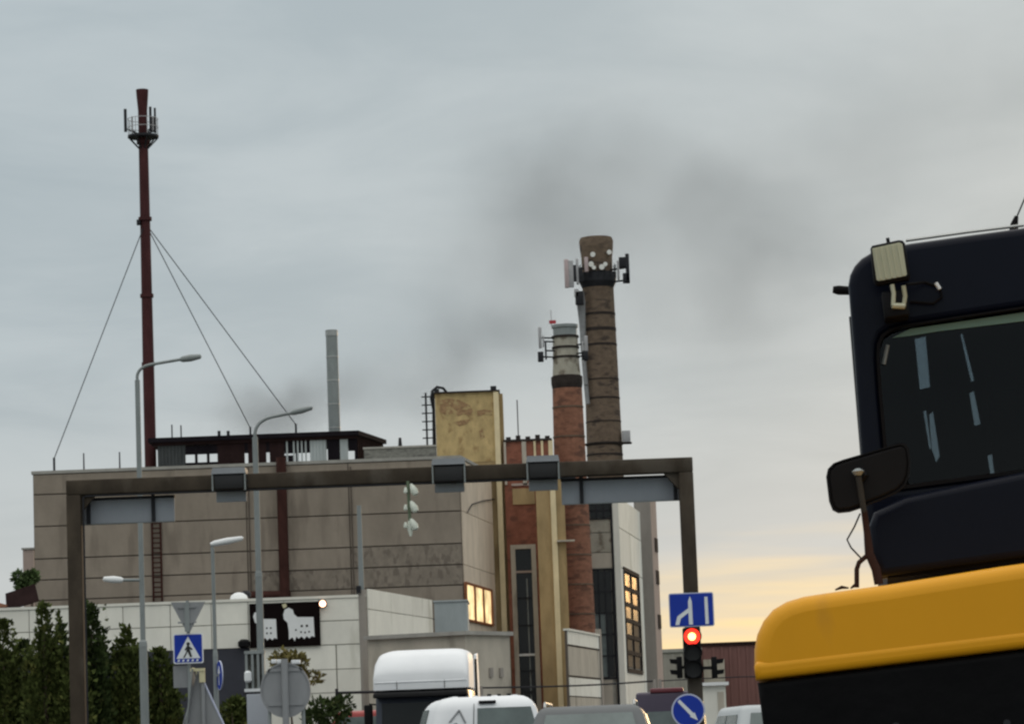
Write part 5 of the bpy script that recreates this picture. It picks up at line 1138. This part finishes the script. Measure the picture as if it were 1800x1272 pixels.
# ------------------------------------------------------------------ yellow excavator, close on the right, seen from behind
def excavator():
    rot = Matrix.Rotation(R(-6.6), 4, 'Z') @ Matrix.Rotation(R(-4.6), 4, 'Y')
    O = at(1330, 1197, 10); loc = O - (rot @ Vector((0, 0, 1.5)))
    M = Matrix.Translation(loc) @ rot; MI = M.inverted()
    t = thing('excavator', 'yellow and black wheeled excavator seen from behind with dark cab', 'excavator', loc)
    t.rotation_euler = rot.to_euler()
    co = MI @ CAM
    def E(px, py, yl=0.0):
        d = MI.to_3x3() @ ray(px, py); q = co + d * ((yl - co.y) / d.y); return (q.x, q.z)
    def E3(px, py, yl): x, z = E(px, py, yl); return Vector((x, yl, z))
    # --- counterweight: rounded left shoulder traced, body 1.7 m deep
    lft = [E(1330, 1196), E(1325, 1170), E(1325, 1140), E(1330, 1114), E(1341, 1090), E(1358, 1070), E(1382, 1056), E(1412, 1047), E(1450, 1041)]
    zt = E(1560, 1026)[1]; zt2 = E(1760, 994)[1]
    out = lft + [E(1560, 1026), E(1760, 994), (1.9, zt2 + .02), (2.3, zt2 - .02), (2.45, zt - .1), (2.5, 1.6), (2.5, lft[0][1])]
    plate('counterweight', out, [], 0, 1.7, 'excavator_yellow', t, bevel=.05, res=4)
    lip = [E(1328, 1195), E(1325, 1170), E(1330, 1162), (1.2, E(1560, 1136)[1]), (2.49, E(1560, 1136)[1]), (2.5, lft[0][1] + .002), (1.2, lft[0][1] + .002)]
    plate('lower_lip', lip, [], -.004, .3, 'excavator_yellow', t, bevel=.022, res=4)
    low = [E(1331, 1199, .015), E(1336, 1235, .015), E(1343, 1290, .015), (.12, .98), (2.4, .98), (2.49, 1.2), (2.49, lft[0][1] - .004), (1.2, lft[0][1] - .004)]
    plate('lower_counterweight', low, [], .012, 1.7, 'excavator_black', t, bevel=.02, res=3)
    for px, py, r in ((1575, 1276, .014), (1770, 1270, .012)):
        x, z = E(px, py, 0); MB().tube([(x, -.006, z), (x, .03, z)], r, 8).build('bolt', 'dark_steel', t, local=True)
    # --- cab
    yc = 1.15
    L = [E(1549, 1016, yc), E(1540, 990, yc), E(1525, 930, yc), E(1518, 870, yc), E(1512, 780, yc), E(1502, 640, yc), E(1494, 540, yc), E(1491, 500, yc), E(1494, 482, yc), E(1502, 466, yc), E(1514, 453, yc), E(1532, 442, yc), E(1560, 434, yc)]
    top = [E(1600, 426, yc), E(1700, 412, yc), E(1790, 400, yc)]
    zr = top[-1][1]; xr = L[4][0] + 1.12
    outer = L + top + [(xr - .25, zr + .005), (xr - .1, zr - .03), (xr - .02, zr - .12), (xr, zr - .3), (xr - .03, L[0][1])]
    win = [E(1566, 858, yc), E(1556, 780, yc), E(1548, 690, yc), E(1544, 630, yc), E(1545, 606, yc), E(1552, 590, yc), E(1566, 580, yc), E(1590, 573, yc), E(1700, 556, yc), E(1800, 541, yc)]
    wz = win[-1][1]; wb = E(1800, 822, yc)[1]
    win = win + [(xr - .2, wz + .01), (xr - .13, wz - .06), (xr - .12, wb), (xr - .3, wb - .01)]
    plate('cab_frame', outer, [win], yc, yc + .1, 'cab_navy', t, bevel=.03, res=4)
    cx = sum(p[0] for p in outer) / len(outer); cz = sum(p[1] for p in outer) / len(outer)
    inner = [(cx + (x - cx) * .93, cz + (z - cz) * .95) for x, z in outer]
    outer2 = [(cx + (x - cx) * .995, cz + (z - cz) * .995) for x, z in outer]
    plate('cab_shell', outer2, [inner], yc + .1, yc + 1.6, 'cab_navy', t)
    def ring(loop, k):
        mx = sum(p[0] for p in loop) / len(loop); mz = sum(p[1] for p in loop) / len(loop); return [(mx + (x - mx) * k, mz + (z - mz) * k) for x, z in loop]
    plate('window_seal', ring(win, 1.022), [ring(win, .985)], yc - .012, yc + .02, 'rubber', t)
    plate('rear_window', ring(win, .995), [], yc + .04, yc + .046, 'cab_glass', t)
    strip = [E(1568, 592, yc), E(1600, 576, yc), E(1800, 547, yc), (xr - .15, E(1800, 547, yc)[1]), (xr - .15, E(1800, 562, yc)[1]), E(1800, 562, yc), E(1650, 580, yc), E(1600, 588, yc)]
    plate('tint_strip', strip, [], yc + .03, yc + .036, 'tint_strip', t)
    # front of the cab inside: dark panel, its narrow slots shaped to show daylight as streaks
    yi = yc + 1.5
    holes = [[E(*p, yi) for p in q] for q in (
        ((1608, 594), (1627, 590), (1635, 680), (1617, 684)), ((1633, 728), (1640, 722), (1652, 800), (1646, 812), (1638, 790)), ((1623, 722), (1628, 720), (1637, 786), (1634, 790)),
        ((1688, 586), (1692, 585), (1713, 668), (1707, 671)), ((1704, 690), (1712, 686), (1724, 745), (1713, 748)), ((1736, 800), (1744, 797), (1749, 838), (1742, 840)))]
    plate('interior_panel', inner, holes, yi, yi + .03, 'interior', t)
    plate('cab_floor', [(L[0][0] + .05, L[0][1] + .02), (xr - .06, L[0][1] + .02), (xr - .06, L[0][1] + .1), (L[0][0] + .05, L[0][1] + .1)], [], yc + .1, yi, 'interior', t)
    MB().box((L[4][0] + .5, yc + .55, L[0][1] + .1), (L[4][0] + 1.0, yc + .75, wb + .35)).build('seat', 'interior', t, local=True, bevel=.06, seg=3)
    # pillar reflection imitated by a thin pale tube at the glass, left
    MB().tube([E3(1553, 640, yc + .03), E3(1560, 606, yc + .03)], .008, 8).build('reflection_strip', 'galv', t, local=True)
    # bulging panel under the window with a lit ridge
    pan = [E(1546, 1012, yc - .1), E(1534, 975, yc - .1), E(1527, 925, yc - .1), E(1536, 898, yc - .1), E(1590, 871, yc - .1), E(1650, 857, yc - .1), E(1800, 827, yc - .1)]
    pz = pan[-1][1]; pan += [(xr - .06, pz + .005), (xr - .04, pan[0][1] + .01)]
    plate('rear_panel', pan, [], yc - .06, yc + .002, 'cab_navy', t, bevel=.028, res=4)
    skirt = [E(1560, 1016, yc), E(1562, 1004, yc), (xr - .1, E(1562, 1004, yc)[1] + .005), (xr - .1, E(1560, 1022, yc)[1] - .02)]
    plate('cab_mount', skirt, [], yc - .02, yc + 1.4, 'rubber', t)
    # left side glass
    x0 = outer2[4][0]; MB().hexa([(x0 - .012, yc + .25, L[3][1] + .05), (x0 + .01, yc + .25, L[3][1] + .05), (x0 + .01, yc + 1.45, L[3][1] + .05), (x0 - .012, yc + 1.45, L[3][1] + .05), (outer2[6][0] - .008, yc + .25, L[6][1]), (outer2[6][0] + .01, yc + .25, L[6][1]), (outer2[6][0] + .01, yc + 1.4, L[6][1]), (outer2[6][0] - .008, yc + 1.4, L[6][1])]).build('side_window', 'glass_dark', t, local=True)
    # peg on the left of the roof
    MB().tube([E3(1496, 511, yc + .2), E3(1474, 510, yc + .2), E3(1464, 509, yc + .2)], [.016, .018, .013], 10).build('lamp_peg', 'rubber', t, local=True, smooth=True)
    # rain rail along the roof edge
    MB().tube([E3(1592, 423, yc + .1), E3(1700, 408, yc + .1), E3(1800, 396, yc + .1)], .006, 6).build('roof_rail', 'steel', t, local=True)
    # work lamp
    yw = yc - .16
    quad = [(1530, 436), (1533, 431), (1580, 421), (1587, 422), (1591, 427), (1600, 484), (1597, 490), (1544, 500), (1538, 497), (1535, 490)]
    wl_ = plate('work_lamp', [E(*p, yw) for p in quad], [], yw, yw + .07, 'plastic', t, bevel=.012, res=3)
    lens = [(1533, 437), (1581, 426.5), (1586, 429), (1594, 482), (1592, 485), (1545, 494), (1541, 492)]
    plate('lens', [E(*p, yw) for p in lens], [], yw - .006, yw - .001, 'lamp_lens', wl_)
    for k in range(5):
        u = (k + .5) / 5; a = E3(1533 + 50 * u, 437 - 9 * u, yw - .008); b = E3(1543 + 50 * u, 492 - 8 * u, yw - .008)
        MB().tube([a, b], .0045, 6).build('flute', 'lamp_lens', wl_, local=True)
    MB().tube([E3(1558, 424, yw + .03), E3(1564, 423, yw + .03)], .012, 8).build('knob', 'plastic', wl_, local=True)
    br = MB(); br.tube([E3(1568, 500, yw + .01), E3(1571, 515, yw + .01), E3(1570, 537, yw + .01)], .008, 8); br.tube([E3(1588, 502, yw + .01), E3(1591, 520, yw + .02), E3(1588, 539, yw + .02)], .008, 8); br.tube([E3(1568, 537, yw + .01), E3(1590, 538, yw + .02)], .011, 8)
    br.build('bracket', 'lamp_lens', t, local=True, smooth=True)
    mb = MB(); x, z = E(1577, 540, yw + .05); mb.box((x - .05, yw + .02, z - .04), (x + .04, yc + .01, z + .06)); mb.build('bracket_base', 'plastic', t, local=True, bevel=.01)
    MB().tube([E3(1592, 500, yw + .03), E3(1625, 496, yc - .03), E3(1652, 505, yc - .02), E3(1655, 522, yc - .02), E3(1640, 533, yc - .02), E3(1600, 530, yc - .02)], .006, 6).build('lamp_cable', 'rubber', t, local=True)
    MB().tube([E3(1645, 497, yc - .035), E3(1652, 508, yc - .035)], .007, 6).build('cable_tag', 'chrome_white', t, local=True)
    # rear-view mirror on its arm
    ym = .72
    mo = [(1453, 838), (1456, 824), (1466, 814), (1482, 808), (1520, 797), (1560, 785), (1584, 779), (1592, 781), (1597, 789), (1600, 812), (1598, 834), (1592, 850), (1580, 862), (1556, 874), (1530, 884), (1512, 892), (1494, 898), (1474, 900), (1464, 895), (1458, 880)]
    mp_ = [E(*p, ym) for p in mo]
    mi = plate('mirror', mp_, [], ym, ym + .06, 'mirror_back', t, bevel=.016, res=3)
    plate('rim', ring(mp_, 1.012), [ring(mp_, .955)], ym - .004, ym + .03, 'plastic', mi)
    MB().tube([E3(1507, 823, ym - .03), E3(1508, 828, ym - .03), E3(1508, 835, ym - .03)], [.008, .022, .012], 10).build('ball_joint', 'galv', mi, local=True, smooth=True)
    MB().tube([E3(1514, 822, ym - .01), E3(1520, 835, ym - .01), E3(1514, 845, ym - .01)], [.008, .014, .008], 8).build('clamp', 'plastic', mi, local=True, smooth=True)
    MB().tube([E3(1508, 832, ym - .025), E3(1513, 862, ym - .025), E3(1519, 900, ym - .02)], .0105, 10).build('mirror_arm', 'arm_grey', t, local=True, smooth=True)
    MB().tube([E3(1519, 898, ym - .02), E3(1524, 935, ym), E3(1528, 972, ym), E3(1540, 1000, ym), E3(1545, 1026, ym)], [.011, .012, .016, .016, .016], 10).build('mirror_arm', 'arm_rust', t, local=True, smooth=True)
    MB().tube([E3(1506, 1032, ym), E3(1506, 1000, ym), E3(1510, 988, ym), E3(1524, 976, ym), E3(1530, 966, ym)], .0085, 8).build('handrail', 'arm_rust', t, local=True, smooth=True)
    MB().tube([E3(1512, 902, ym), E3(1502, 925, ym), E3(1489, 948, ym), E3(1496, 962, ym), E3(1513, 980, ym)], .003, 6).build('mirror_wire', 'rubber', t, local=True)
    for px, w in ((1480, 12), (1502, 7)):
        a = E3(px - w, 1042 - (px - 1432) * .12, ym); b = E3(px + w, 1040 - (px - 1432) * .15, ym); MB().tube([a, (a + b) / 2 + Vector((0, 0, .006)), b], [.003, .007, .003], 6).build('deck_fitting', 'arm_rust', t, local=True, smooth=True)
    # aerial on the roof
    ya = yc + .2
    MB().tube([E3(1782, 408, ya), E3(1783, 394, ya), E3(1787, 380, ya)], [.018, .014, .007], 10).build('aerial_base', 'rubber', t, local=True, smooth=True)
    MB().tube([E3(1787, 382, ya), E3(1806, 338, ya), E3(1830, 290, ya)], .003, 6).build('aerial', 'dark_steel', t, local=True)
    # engine cover right of the cab, slew deck, undercarriage (below or outside the frame)
    MB().box((xr + .03, .9, 1.6), (2.42, 3.2, 2.05)).build('engine_cover', 'excavator_yellow', t, local=True, bevel=.06, seg=3)
    MB().box((.1, 1.7, 1.05), (2.4, 3.6, 1.32)).build('slew_deck', 'excavator_black', t, local=True, bevel=.03)
    MB().rings((1.25, 2.1), [(.62, .85), (.62, 1.05)], 24).build('slew_ring', 'dark_steel', t, local=True)
    MB().box((.75, .6, .55), (1.75, 3.7, .86)).build('undercarriage', 'excavator_black', t, local=True, bevel=.04)
    for y in (.85, 3.4):
        MB().tube([(.3, y, .5), (2.2, y, .5)], .09, 10).build('axle', 'dark_steel', t, local=True)
        for x in (.28, 2.22): wheel(t, x, y, .5, .42)
excavator()

# ------------------------------------------------------------------ dark smoke drifting behind the chimneys
def smoke():
    Y = 176.0
    puffs = [(487, 732, 66, 34, 1.5), (450, 712, 50, 30, .6), (540, 712, 70, 36, .45), (630, 695, 80, 42, .18), (730, 682, 70, 42, .42), (790, 640, 80, 50, .4), (880, 585, 80, 52, .62), (850, 500, 110, 80, .22), (925, 440, 110, 110, .36),
             (935, 340, 110, 90, .36), (1020, 260, 130, 80, .22), (1060, 350, 120, 100, .22), (1110, 450, 140, 110, .22), (1215, 320, 120, 80, .32), (1290, 430, 140, 90, .34), (1340, 500, 130, 80, .26), (1240, 570, 150, 70, .16), (1420, 370, 150, 110, .20), (1540, 260, 160, 100, .16), (1690, 180, 170, 100, .14)]
    m = bpy.data.materials.new('smoke'); m.use_nodes = True; nt = m.node_tree; nt.nodes.clear()
    N = lambda ty, **k: [setattr(n_, a, b) for n_ in [nt.nodes.new(ty)] for a, b in (list(k.items()) or [('label', '')])] and nt.nodes[-1]
    o = nt.nodes.new('ShaderNodeOutputMaterial'); pv = nt.nodes.new('ShaderNodeVolumePrincipled'); nt.links.new(pv.outputs[0], o.inputs['Volume'])
    pv.inputs['Color'].default_value = (.38, .405, .43, 1); pv.inputs['Anisotropy'].default_value = .1
    tc_ = nt.nodes.new('ShaderNodeTexCoord'); acc = None
    # warp the coordinates a little so that the puffs are ragged
    wn_ = nt.nodes.new('ShaderNodeTexNoise'); wn_.inputs['Scale'].default_value = .22; wn_.inputs['Detail'].default_value = 2; nt.links.new(tc_.outputs['Object'], wn_.inputs['Vector'])
    ws = nt.nodes.new('ShaderNodeVectorMath'); ws.operation = 'MULTIPLY_ADD'; nt.links.new(wn_.outputs['Color'], ws.inputs[0]); ws.inputs[1].default_value = (5, 5, 5)
    sh = nt.nodes.new('ShaderNodeVectorMath'); sh.operation = 'SUBTRACT'; nt.links.new(tc_.outputs['Object'], sh.inputs[0]); sh.inputs[1].default_value = (2.5, 2.5, 2.5)
    nt.links.new(sh.outputs[0], ws.inputs[2])
    for px, py, sx_, sz_, od in puffs:
        c = at(px, py, Y); a, b = sx_ / F * Y, sz_ / F * Y; s = (a + b) / 2
        v = nt.nodes.new('ShaderNodeVectorMath'); v.operation = 'SUBTRACT'; nt.links.new(ws.outputs[0], v.inputs[0]); v.inputs[1].default_value = c
        q = nt.nodes.new('ShaderNodeVectorMath'); q.operation = 'MULTIPLY'; nt.links.new(v.outputs[0], q.inputs[0]); q.inputs[1].default_value = (1 / a, 1 / min(s, 2.6), 1 / b)
        d = nt.nodes.new('ShaderNodeVectorMath'); d.operation = 'DOT_PRODUCT'; nt.links.new(q.outputs[0], d.inputs[0]); nt.links.new(q.outputs[0], d.inputs[1])
        e = nt.nodes.new('ShaderNodeMath'); e.operation = 'POWER'; e.inputs[0].default_value = math.exp(-1); nt.links.new(d.outputs['Value'], e.inputs[1])
        f = nt.nodes.new('ShaderNodeMath'); f.operation = 'MULTIPLY_ADD'; nt.links.new(e.outputs[0], f.inputs[0]); f.inputs[1].default_value = od * .95 / (min(s, 2.6) * 1.77)
        if acc is None: f.inputs[2].default_value = 0
        else: nt.links.new(acc, f.inputs[2])
        acc = f.outputs[0]
    n = nt.nodes.new('ShaderNodeTexNoise'); n.inputs['Scale'].default_value = .3; n.inputs['Detail'].default_value = 4; nt.links.new(tc_.outputs['Object'], n.inputs['Vector'])
    mr = nt.nodes.new('ShaderNodeMapRange'); nt.links.new(n.outputs[0], mr.inputs[0]); mr.inputs[1].default_value = .3; mr.inputs[2].default_value = .7; mr.inputs[3].default_value = .65; mr.inputs[4].default_value = 1.3
    ml = nt.nodes.new('ShaderNodeMath'); ml.operation = 'MULTIPLY'; nt.links.new(acc, ml.inputs[0]); nt.links.new(mr.outputs[0], ml.inputs[1])
    nt.links.new(ml.outputs[0], pv.inputs['Density'])
    a, b = at(330, 800, Y), at(1950, 20, Y)
    s = MB().box((a.x, Y - 8, a.z - 2), (b.x, Y + 8, b.z)).build('smoke', m)
    tag(s, 'thin dark smoke drifting up to the right above the factory roof', 'smoke', kind='stuff')
smoke()
